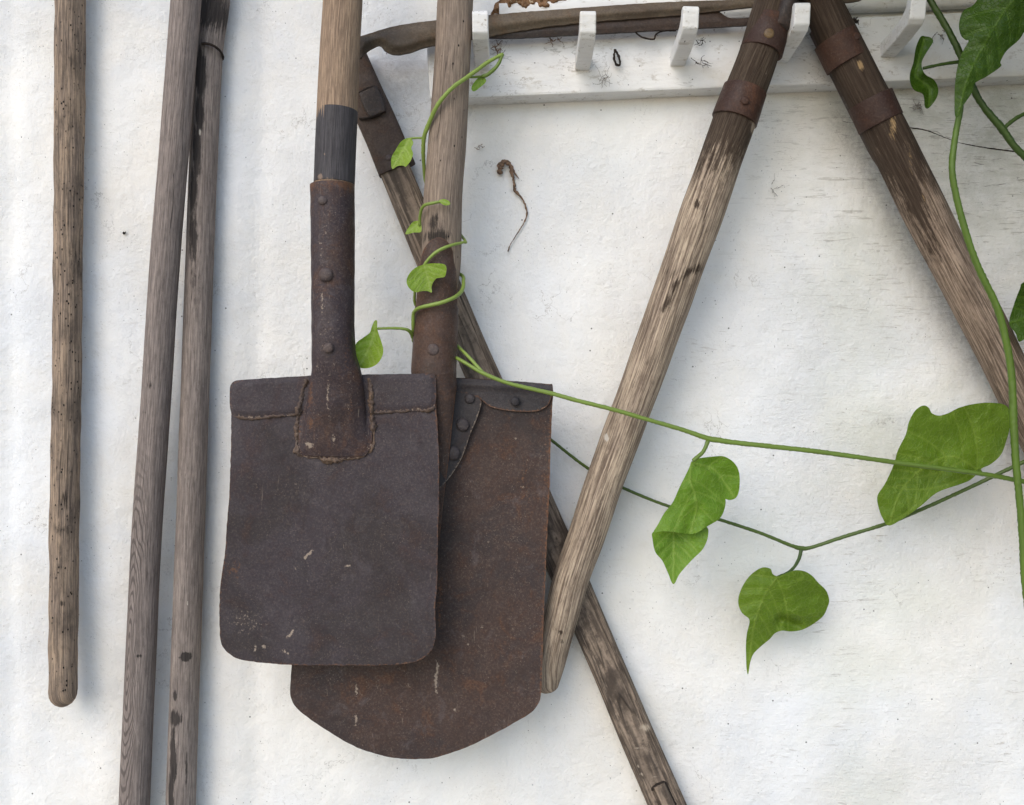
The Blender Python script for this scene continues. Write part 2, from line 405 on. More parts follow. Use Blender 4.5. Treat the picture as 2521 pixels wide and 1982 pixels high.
WHITE = (.80, .79, .76)
def plaster():
    m = M('white limewashed plaster'); p = m.pos()
    sx = m.n('ShaderNodeSeparateXYZ'); m.l(p, sx.inputs[0])
    right = m.rng(sx.outputs[0], -.05, .45)
    big = m.noise(p, 5, 5, .6, .5); mid = m.noise(p, 26, 5, .65)
    c = m.mix(m.rng(big, .35, .65), (.84, .825, .785), (.785, .795, .80))
    c = m.mix(m.math('MULTIPLY', m.rng(m.noise(m.mapp(p, (1, 1, 1), (4, 1, 2)), 6, 4), .45, .68), m.math('MULTIPLY', right, .35)), c, (.60, .62, .52))
    c = m.mix(m.rng(mid, .55, .8, 0, .22), c, (.60, .56, .50))
    c = m.mix(m.math('MULTIPLY', m.rng(m.noise(m.mapp(p, (1, 1, 1), (8, 3, 5)), 3.2, 5, .6, .6), .50, .66), .25), c, (.76, .69, .58))    # warm old stains
    # fine horizontal brush and crack marks, mostly to the right
    st = m.noise(m.mapp(p, (.22, 1, 1.6), (0, 0, 0), (0, -.18, 0)), 170, 5, .7, .7)
    stl = m.math('MULTIPLY', m.rng(st, .58, .68), m.math('MULTIPLY', right, m.rng(m.noise(p, 9, 3), .45, .62)))
    c = m.mix(m.math('MULTIPLY', stl, .6), c, (.34, .30, .26))
    dirt = m.math('MULTIPLY', m.rng(sx.outputs[0], .18, .6), m.rng(sx.outputs[2], .0, .38))  # grime, with shade painted in that deepens towards the upper right
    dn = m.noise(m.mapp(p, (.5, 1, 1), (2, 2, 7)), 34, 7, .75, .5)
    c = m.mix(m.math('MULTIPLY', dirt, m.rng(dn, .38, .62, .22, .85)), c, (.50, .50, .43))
    fl = m.noise(m.mapp(p, (.10, 1, 1), (1, 0, 4), (0, -.14, 0)), 300, 4, .75, .5)
    c = m.mix(m.math('MULTIPLY', m.rng(fl, .57, .64), m.math('MULTIPLY', m.rng(sx.outputs[0], .15, .5), m.rng(sx.outputs[2], -.15, .3, 0, .7))), c, (.36, .34, .30))
    # soot and dust specks
    v = m.vor(m.mapp(p, (1, 0, 1)), 75); sc = m.n('ShaderNodeSeparateColor'); m.l(v.outputs['Color'], sc.inputs[0])
    spk = m.math('MULTIPLY', m.rng(v.outputs['Distance'], .04, .10, 1, 0), m.rng(sc.outputs[0], .80, .82))
    v2 = m.vor(m.mapp(p, (1, 0, 1), (.3, 0, .2)), 260); sc2 = m.n('ShaderNodeSeparateColor'); m.l(v2.outputs['Color'], sc2.inputs[0])
    spk2 = m.math('MULTIPLY', m.rng(v2.outputs['Distance'], .10, .2, 1, 0), m.rng(sc2.outputs[0], .90, .92))
    spk2 = m.math('MULTIPLY', spk2, m.rng(m.noise(p, 14, 3), .40, .6))
    grit = m.math('MULTIPLY', m.rng(m.noise(p, 330, 3, .75), .60, .70), m.rng(m.noise(p, 18, 4), .38, .62))
    c = m.mix(m.math('MULTIPLY', grit, .42), c, (.33, .30, .27))
    c = m.mix(m.math('MULTIPLY', spk, .85), c, (.05, .045, .04)); c = m.mix(m.math('MULTIPLY', spk2, .8), c, (.10, .09, .08))
    # wandering hairline scuffs
    w = m.n('ShaderNodeTexNoise'); m.l(m.mapp(p, (1, 0, 1)), w.inputs['Vector']); w.inputs['Scale'].default_value = 14; w.inputs['Detail'].default_value = 6; w.inputs['Roughness'].default_value = .6
    hl = m.math('MULTIPLY', m.rng(m.math('ABSOLUTE', m.math('SUBTRACT', w.outputs['Fac'], .5)), .0, .006, 1, 0), m.rng(m.noise(m.mapp(p, (1, 1, 1), (7, 0, 3)), 11, 3), .56, .66))
    c = m.mix(m.math('MULTIPLY', hl, .5), c, (.25, .22, .19))
    c = m.mix(m.math('MULTIPLY', m.attr('stain_and_shade'), m.rng(m.noise(p, 210, 5, .8), .40, .60, .30, 1)), c, (.24, .22, .22))
    rg = m.rng(m.noise(m.mapp(p, (1, 1, 1), (2, 6, 1)), 5, 4, .6), .35, .65, .25, 1)
    nb = m.bump(mid, .6, .007); nb = m.bump(m.math('MULTIPLY', m.noise(p, 170, 6, .8), rg), .8, .003, nb)
    nb = m.bump(m.math('MULTIPLY', st, m.rng(right, 0, 1, .05, 1)), .5, .0018, nb)
    return m.done(c, .9, nb, .2)
def paint_white(name='white gloss paint'):
    m = M(name); p = m.pos()
    c = m.mix(m.rng(m.noise(p, 30, 4), .3, .7), (.76, .75, .72), (.68, .675, .66))
    v = m.vor(m.mapp(p, (1, .4, 1)), 150); sc = m.n('ShaderNodeSeparateColor'); m.l(v.outputs['Color'], sc.inputs[0])
    spk = m.math('MULTIPLY', m.rng(v.outputs['Distance'], .07, .16, 1, 0), m.rng(sc.outputs[0], .80, .82))
    c = m.mix(m.math('MULTIPLY', spk, .8), c, (.05, .04, .035))
    g = m.noise(m.mapp(p, (.5, 1, 1)), 130, 5, .7)
    c = m.mix(m.math('MULTIPLY', m.rng(g, .56, .70), .5), c, (.36, .31, .24))
    c = m.mix(m.math('MULTIPLY', m.rng(m.noise(m.mapp(p, (.5, 1, 1), (3, 0, 2)), 16, 6, .7, .6), .50, .68), .5), c, (.58, .54, .45))
    hl = m.math('MULTIPLY', m.rng(m.math('ABSOLUTE', m.math('SUBTRACT', m.noise(m.mapp(p, (.35, 1, 1)), 40, 5, .65, .4), .5)), 0, .010, 1, 0), m.rng(m.noise(p, 14, 3), .48, .6))
    c = m.mix(m.math('MULTIPLY', hl, .55), c, (.22, .19, .15))
    c = m.mix(m.math('MULTIPLY', m.rng(m.noise(m.mapp(p, (1, 1, 1), (1, 5, 2)), 75, 5, .75), .62, .68), .7), c, (.30, .24, .17))
    c = m.mix(m.attr('stain_and_shade'), c, (.16, .13, .10))
    nb = m.bump(m.noise(m.mapp(p, (.25, 1, 1)), 240, 4), .6, .0012); nb = m.bump(m.noise(p, 60, 4), .4, .002, nb)
    return m.done(c, .5, nb, .4)
def leafmat(name, base, lo, veinc, under=.25):
    m = M(name); uv = m.uv()
    n1 = m.noise(uv, 22, 4, .6); n2 = m.noise(uv, 500, 3)
    c = m.mix(m.rng(n1, .3, .7), base, lo)
    v = m.vor(uv, 210, 'DISTANCE_TO_EDGE'); net = m.rng(v.outputs['Distance'], .0, .11, 1, 0)
    v2 = m.vor(uv, 620, 'DISTANCE_TO_EDGE'); net2 = m.rng(v2.outputs['Distance'], .0, .12, 1, 0)
    c = m.mix(m.math('MULTIPLY', net, .36), c, veinc); c = m.mix(m.math('MULTIPLY', net2, .10), c, veinc)
    c = m.mix(m.math('MULTIPLY', m.attr('vein'), .8), c, veinc)
    nb = m.bump(m.math('ADD', m.math('ADD', net, m.math('MULTIPLY', m.attr('vein'), 1.5)), m.math('MULTIPLY', n2, .3)), .6, .0006)
    m.done(c, .42, nb, .35)
    tr = m.n('ShaderNodeBsdfTranslucent'); m.l(m.mix(1.0, c, (1.3, 1.25, .4), 'MULTIPLY'), tr.inputs[0]); m.l(nb, tr.inputs['Normal'])
    mx = m.n('ShaderNodeMixShader'); mx.inputs[0].default_value = under; m.l(m.b.outputs[0], mx.inputs[1]); m.l(tr.outputs[0], mx.inputs[2]); m.l(mx.outputs[0], m.out.inputs[0])
    return m.m
def stemmat(name, a, b):
    m = M(name); uv = m.uv()
    c = m.mix(m.rng(m.noise(m.mapp(uv, (1, .1, 1)), 200, 3), .3, .7), a, b)
    c = m.mix(m.attr('pale'), c, (.27, .36, .075))
    return m.done(c, .45, m.bump(m.noise(m.mapp(uv, (1, .06, 1)), 900, 2), .3, .0003), .4)
def plain(name, a, b, scale=200, rough=.85):
    m = M(name); c = m.mix(m.rng(m.noise(m.objc(), scale, 4), .3, .7), a, b)
    return m.done(c, rough, m.bump(m.noise(m.objc(), scale * 3, 3), .5, .0006), .2)

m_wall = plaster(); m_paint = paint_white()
m_worm = wood('worm-eaten wood', (.34, .25, .175), (.205, .155, .12), (.085, .065, .05), 620, 1, holes=.8, blotch=.8, lines=.32, bumpd=.0008)
m_grey = wood('smooth grey ash wood', (.26, .215, .19), (.205, .17, .152), (.11, .09, .08), 850, 2, blotch=.22, lines=.42, cath=(.017, .83, .115, 3600))
m_grey2 = wood('grey wood with knots', (.27, .225, .195), (.205, .17, .15), (.11, .09, .08), 850, 3, blotch=.28, lines=.42, stain_and_shade=(.03, .025, .023))
m_tan = wood('tan ash wood', (.34, .24, .16), (.26, .185, .128), (.17, .115, .08), 900, 4, blotch=.3, lines=.45)
m_tan2 = wood('pale brown wood', (.28, .218, .165), (.228, .178, .14), (.15, .112, .088), 900, 5, blotch=.25, lines=.45, holes=.10)
m_old = wood('old handle wood', (.44, .35, .255), (.31, .24, .18), (.105, .072, .05), 560, 6, blotch=.45, lines=.55, stain_and_shade=(.034, .021, .013), bumpd=.0007)
m_old2 = wood('old brown handle wood', (.32, .24, .178), (.22, .165, .122), (.085, .058, .04), 560, 7, blotch=.45, lines=.6, stain_and_shade=(.034, .021, .013), pale=(.36, .24, .12), bumpd=.0007)
m_slat = wood('weathered dark slat wood', (.28, .215, .16), (.18, .138, .105), (.055, .042, .033), 480, 8, blotch=.5, lines=.55, stain_and_shade=(.06, .046, .036), pale=(.42, .35, .27), bumpd=.0010)
m_blade_s = metal('dark spade steel', (.050, .039, .043), (.036, .027, .027), seed=1, rustamt=.17, speck=.5)
m_socket_s = metal('rusted socket steel', (.046, .032, .035), (.056, .033, .027), seed=2, rustamt=.5, speck=.85, rough=.5)
m_blade_b = metal('brown rusted shovel steel', (.060, .037, .030), (.040, .029, .028), rustc=(.15, .07, .035), seed=3, rustamt=.4, speck=.75)
m_socket_b = metal('brown rusted socket steel', (.075, .042, .030), (.055, .036, .030), seed=4, rustamt=.5, speck=.6, rough=.5)
m_flange = metal('black shovel plate', (.045, .038, .04), (.03, .027, .03), seed=5, rustamt=.15, speck=.4, rough=.5)
m_weld = metal('rusty weld', (.15, .10, .07), (.08, .055, .045), rustc=(.24, .15, .09), seed=6, rustamt=.7, speck=1.0)
m_rivet = metal('rivet iron', (.105, .078, .070), (.06, .045, .045), seed=7, rustamt=.35, speck=.7, rough=.5)
m_strap = metal('brown iron strap', (.056, .026, .016), (.042, .020, .014), rustc=(.13, .055, .028), seed=8, rustamt=.45, speck=.3, rough=.55)
m_brass = metal('yellowed rivet', (.17, .11, .05), (.12, .075, .035), seed=9, rustamt=.3, speck=.5, rough=.5)
m_iron = metal('dark iron', (.035, .026, .022), (.05, .032, .024), seed=10, rustamt=.25, speck=.3, rough=.5)
m_scythe = metal('brown rusted blade', (.13, .10, .068), (.088, .064, .044), rustc=(.15, .085, .045), seed=11, rustamt=.4, speck=.5)
m_sleeve = metal('brown iron sleeve', (.068, .046, .034), (.05, .034, .028), seed=12, rustamt=.35, speck=.3)
m_band = wood('dark grey paint on wood', (.068, .062, .064), (.058, .052, .055), (.03, .027, .028), 800, 12, blotch=.3, lines=.4, pale=(.22, .16, .12), rough=.6)
m_lf_y = leafmat('young yellow green leaf', (.33, .48, .055), (.26, .41, .04), (.44, .56, .16), .42)
m_lf_m = leafmat('mid green leaf', (.18, .33, .022), (.13, .26, .014), (.29, .42, .07), .36)
m_lf_o = leafmat('olive green leaf', (.155, .26, .017), (.11, .195, .011), (.25, .35, .05), .36)
m_lf_d = leafmat('dark green leaf', (.045, .10, .005), (.030, .07, .004), (.09, .17, .014), .22)
m_stem = stemmat('green stem', (.095, .165, .018), (.07, .12, .014))
m_stemd = stemmat('dark green stem', (.045, .085, .012), (.032, .06, .010))
m_root = plain('dry brown root', (.26, .17, .11), (.08, .05, .035), 300)
m_web = plain('grey cobweb and dust', (.16, .14, .12), (.30, .27, .23), 400)
m_mud = metal('dry mud', (.22, .12, .06), (.11, .06, .032), palec=(.5, .4, .28), seed=13, rustamt=.3, speck=.9, rough=.9, spec=.1)
m_hair = plain('dirt in hairline crack', (.16, .145, .13), (.30, .28, .25), 300)
m_wire = plain('black wire', (.02, .016, .013), (.035, .025, .02), 300)

m_ground = plain('pale bounce gravel', (.46, .42, .35), (.30, .27, .22), 40)

# ------------------------------------------------------------------ the wall
def build_wall():
    x0, x1, z0, z1, st = -1.15, 1.15, -1.25, .95, .006
    nx = int((x1 - x0) / st) + 1; nzz = int((z1 - z0) / st) + 1
    xs = np.linspace(x0, x1, nx); zs = np.linspace(z0, z1, nzz)
    V = []; stn = []
    crack = Z(1821, 0, .3863, [(460, 745), (560, 775), (720, 785), (1090, 815), (1200, 835), (1340, 890), (1420, 915), (1560, 940), (1740, 965), (1900, 990)])
    crack = [((x - CX) / PPM, (CY - y) / PPM) for x, y in crack]
    dark_band = [((x - CX) / PPM, (CY - y) / PPM) for x, y in [(2075, 300), (2140, 400), (2200, 520), (2275, 640), (2330, 760), (2400, 900)]]  # darker band along the left edge of the right strapped handle
    X, ZZ = np.meshgrid(xs, zs); P = np.stack([X.ravel(), ZZ.ravel()], 1)
    dc = seg_dist(P, crack); ds = seg_dist(P, dark_band)
    d2 = np.hypot(P[:, 0] - (985 - CX) / PPM, P[:, 1] - (CY - 200) / PPM)
    d3 = np.hypot(P[:, 0] - (2010 - CX) / PPM, P[:, 1] - (CY - 130) / PPM)
    d4 = np.hypot(P[:, 0] - (2265 - CX) / PPM, P[:, 1] - (CY - 250) / PPM)
    for (x, z), a, b in zip(P, dc, ds):
        left = 1 - min(max((x + .35) / .5, 0), 1)
        y = .0028 * left * noise.noise(Vector((x * 13, z * 1.1, 0))) + .0022 * noise.noise(Vector((x * 4, z * 4, 5)))
        y += .0012 * noise.noise(Vector((x * 22, z * 16, 2))) + .004 * noise.noise(Vector((x * 2.2, z * 2.2, 8)))
        for xc, w_, am in ((-.585, .012, .0035), (-.47, .02, -.003), (-.30, .014, .004), (-.335, .02, -.003), (-.395, .012, .0025)):
            y += am * math.exp(-((x - xc - .012 * noise.noise(Vector((z * 1.5, xc * 9, 1)))) / w_) ** 2)
        V.append((x, y, z))
    s = .55 * np.exp(-(ds / .022) ** 2) * .8 + .35 * np.exp(-(d2 / .03) ** 2) + .55 * np.exp(-(d3 / .028) ** 2) + .5 * np.exp(-(d4 / .012) ** 2)
    F = []
    for j in range(nzz - 1):
        for i in range(nx - 1):
            a = j * nx + i; F.append((a, a + 1, a + nx + 1, a + nx))
    # the wall has depth: a back face and edges
    b0 = len(V); V += [(x0, .25, z0), (x1, .25, z0), (x1, .25, z1), (x0, .25, z1)]; s = np.concatenate([s, [0]*4])
    c = [0, nx - 1, (nzz - 1) * nx + nx - 1, (nzz - 1) * nx]
    F.append((b0 + 3, b0 + 2, b0 + 1, b0))
    o = mesh_obj('wall', V, F, m_wall, None, None, {'stain_and_shade': s * .85})
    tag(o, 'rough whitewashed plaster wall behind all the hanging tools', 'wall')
    # side faces, closed separately so the front stays smooth
    me = o.data; bm = bmesh.new(); bm.from_mesh(me); bm.verts.ensure_lookup_table()
    def side(idx, q0, q1):
        bm.faces.new([bm.verts[i] for i in idx] + [bm.verts[q1], bm.verts[q0]]).smooth = False
    side(list(range(0, nx)), b0, b0 + 1)
    side(list(range((nzz - 1) * nx + nx - 1, (nzz - 1) * nx - 1, -1)), b0 + 2, b0 + 3)
    side([j * nx + nx - 1 for j in range(nzz)], b0 + 1, b0 + 2)
    side([j * nx for j in range(nzz - 1, -1, -1)], b0 + 3, b0)
    bmesh.ops.recalc_face_normals(bm, faces=bm.faces); bm.to_mesh(me); bm.free()
    # the open crack
    pts = [(2060, 292, .0003, .4)] + [(x, y, .0004, 1.1 + .9 * nz(x, y, 1, .05)) for x, y in Z(1821, 0, .3863, [(720, 785), (1090, 815), (1200, 835), (1340, 890), (1420, 915), (1560, 940), (1740, 965), (1900, 990)])]
    tube('crack', pts, m_wire, o, nseg=6, jit=.8)
    hair = [[(440, 735), (500, 760), (560, 800), (640, 850), (715, 870)], [(130, 1150), (200, 1175), (245, 1200), (215, 1240), (210, 1285)], [(1205, 830), (1290, 862), (1330, 940), (1400, 1010), (1560, 1050)],
            [(1260, 1180), (1400, 1172), (1540, 1190), (1700, 1176)], [(1500, 1300), (1620, 1310), (1790, 1290)], [(0, 1360), (150, 1345), (330, 1300), (520, 1290)], [(0, 1610), (180, 1590), (330, 1545), (520, 1500)], [(20, 1460), (240, 1430), (450, 1405)], [(1230, 60), (1215, 200), (1260, 260), (1330, 320)]]
    for h in hair:
        q = catmull(Z(1821, 0, .3863, h), 6)
        tube('crack', [(x + 3 * nz(x, y, 4, .06), y + 4 * nz(x, y, 6, .06), .0002, .35 + .7 * max(0, nz(x, y, 1, .04) + .3)) for x, y in q], m_hair, o, nseg=5, jit=.6, step=.0015)
    return o
wall = build_wall()
def build_ground():  # unseen ground, added to bounce light up onto the wall and tools
    n = 40; V = []; F = []
    for j in range(n + 1):
        for i in range(n + 1):
            x = -7 + 14 * i / n; y = .25 - 9 * j / n
            V.append((x, y, -1.2 + .02 * noise.noise(Vector((x * 2, y * 2, 0)))))
    for j in range(n):
        for i in range(n): a = j * (n + 1) + i; F.append((a, a + n + 1, a + n + 2, a + 1))
    tag(mesh_obj('ground', V, F, m_ground), kind='structure')
build_ground()

# ------------------------------------------------------------------ peg rack
def box_between(name, corners_front, d0, d1, mat, parent, nx=60, ny=8, bev=.0015, stain_and_shade=None):
    """board: four front corners in pixels at distance d1, going back to d0"""
    q = [W(*c, d1) for c in corners_front]      # tl, tr, br, bl
    bm = bmesh.new()
    fr = [bm.verts.new(v) for v in q]; bk = [bm.verts.new((v.x, -d0, v.z)) for v in q]
    bm.faces.new(fr); bm.faces.new(bk[::-1])
    for i in range(4): bm.faces.new((fr[i], bk[i], bk[(i+1) % 4], fr[(i+1) % 4]))
    bmesh.ops.recalc_face_normals(bm, faces=bm.faces)
    bmesh.ops.bevel(bm, geom=bm.edges[:], offset=bev, segments=2, profile=.6, affect='EDGES')
    V = [v.co.copy() for v in bm.verts]; bm.verts.index_update(); F = [[v.index for v in f.verts] for f in bm.faces]; bm.free()
    return mesh_obj(name, V, F, mat, parent, smooth=False)
rack = thing('peg_rack', W(1700, 160, 0), 'white painted wooden rack with five hooked pegs high on the wall', 'peg rack')
box_between('board', [(1049, 96), (2800, 8), (2800, 176), (1058, 244)], -.004, .028, m_paint, rack, bev=.0028)
loft('rail', [(1230, 38, 30, .010, .008), (1700, 18, 30, .010, .008), (2200, -4, 34, .012, .010), (2800, -30, 34, .012, .010)], m_paint, rack, step=.02, power=2.6)
def peg(px, py, skew=0):
    b = W(px, py, .028); hw = .0085
    prof = [(.022, -.001), (.034, 0), (.070, .003), (.096, .0075), (.103, .012), (.107, .030), (.105, .034), (.101, .0355), (.096, .034), (.092, .027), (.084, .0215), (.06, .018), (.022, .016)]
    prof = [(a, c) for a, c in prof]
    bm = bmesh.new()
    A = [bm.verts.new((b.x - hw, -a, b.z + c - .001)) for a, c in prof]; B = [bm.verts.new((b.x + hw, -a, b.z + c - .001)) for a, c in prof]
    n = len(prof)
    bm.faces.new(A); bm.faces.new(B[::-1])
    for i in range(n): bm.faces.new((A[i], B[i], B[(i+1) % n], A[(i+1) % n]))
    bmesh.ops.recalc_face_normals(bm, faces=bm.faces)
    bmesh.ops.bevel(bm, geom=bm.edges[:], offset=.0018, segments=3, profile=.6, affect='EDGES')
    bm.verts.index_update(); V = [v.co.copy() + .0005 * noise.noise_vector(v.co * 120) for v in bm.verts]; F = [[v.index for v in f.verts] for f in bm.faces]; bm.free()
    return mesh_obj('peg', V, F, m_paint, rack, smooth=False)
for x, y in ((1188, 170), (1434, 171), (1668, 160), (1922, 152), (2186, 138)): peg(x, y)

# ------------------------------------------------------------------ long bare handles on the left
def lump(amp, f, seed):
    return lambda t, th, r: amp * noise.noise(Vector((math.cos(th) * 1.2 + seed, math.sin(th) * 1.2, t * f)))
def on_rod(P, spots, f=1.0):
    """spots: (px,py,rx,ry,strength) blotches on the camera side"""
    a = np.zeros(len(P)); front = np.sin(P[:, 3]) > -.2
    for px, py, rx, ry, s in spots:
        g = s * np.exp(-(((P[:, 0] - px) / rx) ** 2 + ((P[:, 1] - py) / ry) ** 2)); a = np.maximum(a, g)
    return a * front
r1 = .0178
h1 = thing('worm_eaten_handle', W(155, 1700, .04), 'rounded worm-eaten wooden handle, leftmost, its blunt end stopping short of the others', 'tool handle')
loft('shaft', [(172, -220, 40, r1, .021), (173, 0, 40, r1, .021), (171, 330, 39, r1, .021), (167, 660, 37.5, r1, .022), (164, 1000, 37.5, r1, .023), (158, 1320, 37.5, r1, .026), (156, 1560, 37.5, r1, .029), (155.5, 1690, 37, r1 * .98, .031), (155.5, 1704, 36, r1 * .95, .031)],
     m_worm, h1, step=.003, bump=lump(.0011, 38, 1), cap1='round',
     attr=lambda P: {'stain_and_shade': on_rod(P, [(195, 640, 22, 120, .36), (190, 300, 20, 90, .32), (168, 1300, 25, 18, .5), (165, 1390, 12, 12, .6), (170, 1480, 10, 9, .6), (185, 1250, 16, 60, .35), (190, 500, 20, 80, .34)]),
                     'pale': on_rod(P, [(150, 870, 14, 60, .25), (148, 200, 12, 90, .22), (145, 640, 10, 60, .22)])})
h2 = thing('smooth_grey_handle', W(345, 1980, .05), 'smooth grey wooden handle with arched grain near the bottom, second from the left', 'tool handle')
loft('shaft', [(474, -220, 39, .0175, .054), (458, 0, 39, .0175, .053), (432, 330, 38.5, .0175, .047), (405, 660, 38, .0175, .041), (383, 1000, 38.5, .0175, .035), (361, 1320, 38.5, .0175, .030), (345, 1660, 39, .018, .026), (331, 1980, 39.5, .018, .023), (322, 2260, 39.5, .018, .022)],
     m_grey, h2, bump=lump(.0003, 12, 2),
     attr=lambda P: {'stain_and_shade': on_rod(P, [(383, 950, 12, 12, .5), (356, 1605, 9, 5, .6), (370, 1015, 14, 6, .35)])})
h3 = thing('stained_grey_handle', W(455, 1980, .04), 'grey wooden handle with black streak and wire ring near its top', 'tool handle')
sh3 = loft('shaft', [(541, -220, 37, .0165, .021), (531, 0, 37, .0165, .021), (513, 140, 36.5, .0165, .021), (500, 420, 36, .0165, .021), (491, 660, 36, .0165, .021), (479, 1000, 36.5, .0165, .021), (468, 1320, 37, .017, .021), (456, 1660, 37.5, .0173, .021), (445, 1980, 38, .0175, .021), (437, 2260, 38, .0175, .021)],
     m_grey2, h3, bump=lump(.0004, 14, 3),
     attr=lambda P: {'stain_and_shade': np.maximum(on_rod(P, [(505, 190, 15, 70, 1.1), (502, 290, 13, 60, 1.0), (496, 380, 13, 70, .95), (486, 480, 13, 70, .9), (486, 590, 15, 80, .75), (488, 690, 15, 50, .5), (528, 40, 60, 55, .85), (470, 1608, 11, 9, 2.0), (456, 1608, 9, 2.5, .7), (443, 1758, 20, 20, .95), (443, 1702, 6, 12, 1.2), (438, 1850, 9, 80, 1.15), (432, 1960, 9, 80, 1.1), (470, 1880, 5, 60, .6), (495, 730, 20, 60, .3), (497, 950, 10, 40, .3)]), 0),
                     'pale': on_rod(P, [(505, 336, 3, 10, 1.4), (475, 1478, 4, 8, .8), (472, 1370, 3, 9, .5), (525, 60, 5, 30, .4)])})
tube('wire_ring', [(494 + 0, 108, .026, 3), (500, 107, .038, 3), (512, 108, .041, 3), (528, 114, .038, 3), (543, 127, .031, 3), (549, 140, .023, 3), (548, 146, .015, 3)], m_wire, h3, jit=.3)
# ------------------------------------------------------------------ diagonal slat
SH = 0.004
slat = thing('wooden_slat', W(1641, 1980, .02), 'weathered flat wooden slat slanting behind the shovels with a dark iron sleeve on top', 'wooden slat')
def sp(y, w=43, hd=.008, d=.022): return (978 + .4292 * (y - 435), y, w, hd, d, 4.5)
slat_o = loft('slat', [sp(150, 38), sp(435, 39), sp(700, 41), sp(935, 42), sp(1200, 42), sp(1450, 43), sp(1668, 43), sp(1980, 45), sp(2260, 46)], m_slat, slat, nseg=48,
     bump=lambda t, th, r: .0012 * noise.noise(Vector((math.cos(th) * 2, math.sin(th) * 2, t * 10))),
     attr=lambda P: {'stain_and_shade': np.clip(.36 * smoothstep(1150, 1300, P[:, 1]) + on_rod(P, [(1430, 1560, 14, 40, .3), (1500, 1700, 10, 80, .3), (1395, 1300, 15, 60, .4)]), 0, 1),
                     'pale': np.clip(on_rod(P, [(1585, 1785, 20, 14, .75), (1571, 1835, 30, 5, .6), (1580, 1855, 35, 5, .6), (1590, 1880, 36, 6, .6), (1610, 1905, 30, 5, .55), (1580, 1900, 18, 6, .5), (1525, 1640, 14, 45, .25), (1555, 1700, 12, 40, .25), (1000, 500, 14, 40, .35), (1150, 840, 14, 40, .25)]), 0, 1)})
sleeve = loft('iron_sleeve', [(857, 135, 44, .0105, .022, 5), (892, 220, 47, .0105, .022, 5), (936, 315, 47, .0105, .022, 5), (978, 418, 48, .0105, .022, 5)], m_sleeve, slat, nseg=48)
loft('mortise_plug', [(906, 222, 24, .003, .0345, 5), (919, 252, 27, .003, .0345, 5), (930, 282, 22, .003, .0345, 5)], m_iron, slat, nseg=32)
tube('sleeve_seam', [(884, 228, .034, 2), (905, 218, .0352, 3.2), (925, 216, .0352, 3.2), (938, 240, .035, 3.5), (945, 268, .034, 3), (930, 282, .0352, 3.2), (905, 291, .0352, 3), (884, 292, .034, 2)], m_wire, slat, jit=.8)
rivet(slat, 957, 388, .0325, 7, m_rivet)
wd = [W(1610 + 1.6, 1940, .031), ]
loft('wedge', [(1622, 1932, 15, .004, .031, 5), (1636, 1962, 16, .004, .031, 5), (1672, 2040, 16, .004, .031, 5)], m_slat, slat, nseg=32)
tube('wedge_gap', [(1606, 1946, .0302, 2.6), (1608, 1938, .0305, 3), (1624, 1930, .0305, 3.5), (1638, 1927, .0305, 3.0), (1648, 1952, .0302, 3.5), (1662, 1982, .0302, 3.5)], m_wire, slat, jit=.6)

# ------------------------------------------------------------------ rusted blade across the pegs
SH = 0.0
bl = thing('scythe_blade', W(1400, 50, .05), 'long brown rusted blade with hooked left end lying across the white pegs', 'blade')
outl = [(882, 96), (905, 84), (932, 75), (970, 65), (1020, 56), (1073, 50), (1200, 37), (1400, 21), (1640, 5), (1872, -3), (2100, -16), (2100, 4), (1872, 15), (1675, 37), (1400, 59), (1206, 88), (1071, 111), (1048, 115), (1010, 128), (975, 134), (950, 126), (934, 111), (916, 118), (898, 130), (884, 143)]
plate('blade', [outl], lambda P, e, i: .050 + .006 * smoothstep(0, 22, e) + .001 * np.array([nz(p[0], p[1], 1, .02) for p in P]), .004, 6, m_scythe, bl,
      afun=lambda P, e, i: {'stain_and_shade': .9 * smoothstep(945, 900, P[:, 0]) * .7 * (P[:, 1] > 92), 'rust': .3 * np.exp(-(e / 6) ** 2)}, jag=1.0)
plate('gap_shade_strip', [[(1190, 84), (1400, 55), (1675, 33), (1760, 26), (1800, 45), (1872, 42), (1872, 58), (1760, 66), (1600, 75), (1400, 86), (1240, 93)]], lambda P, e, i: .046 + .002 * smoothstep(0, 14, e), .004, 6, m_iron, bl, jag=1.0)  # dark strip standing in for the shaded gap below the blade

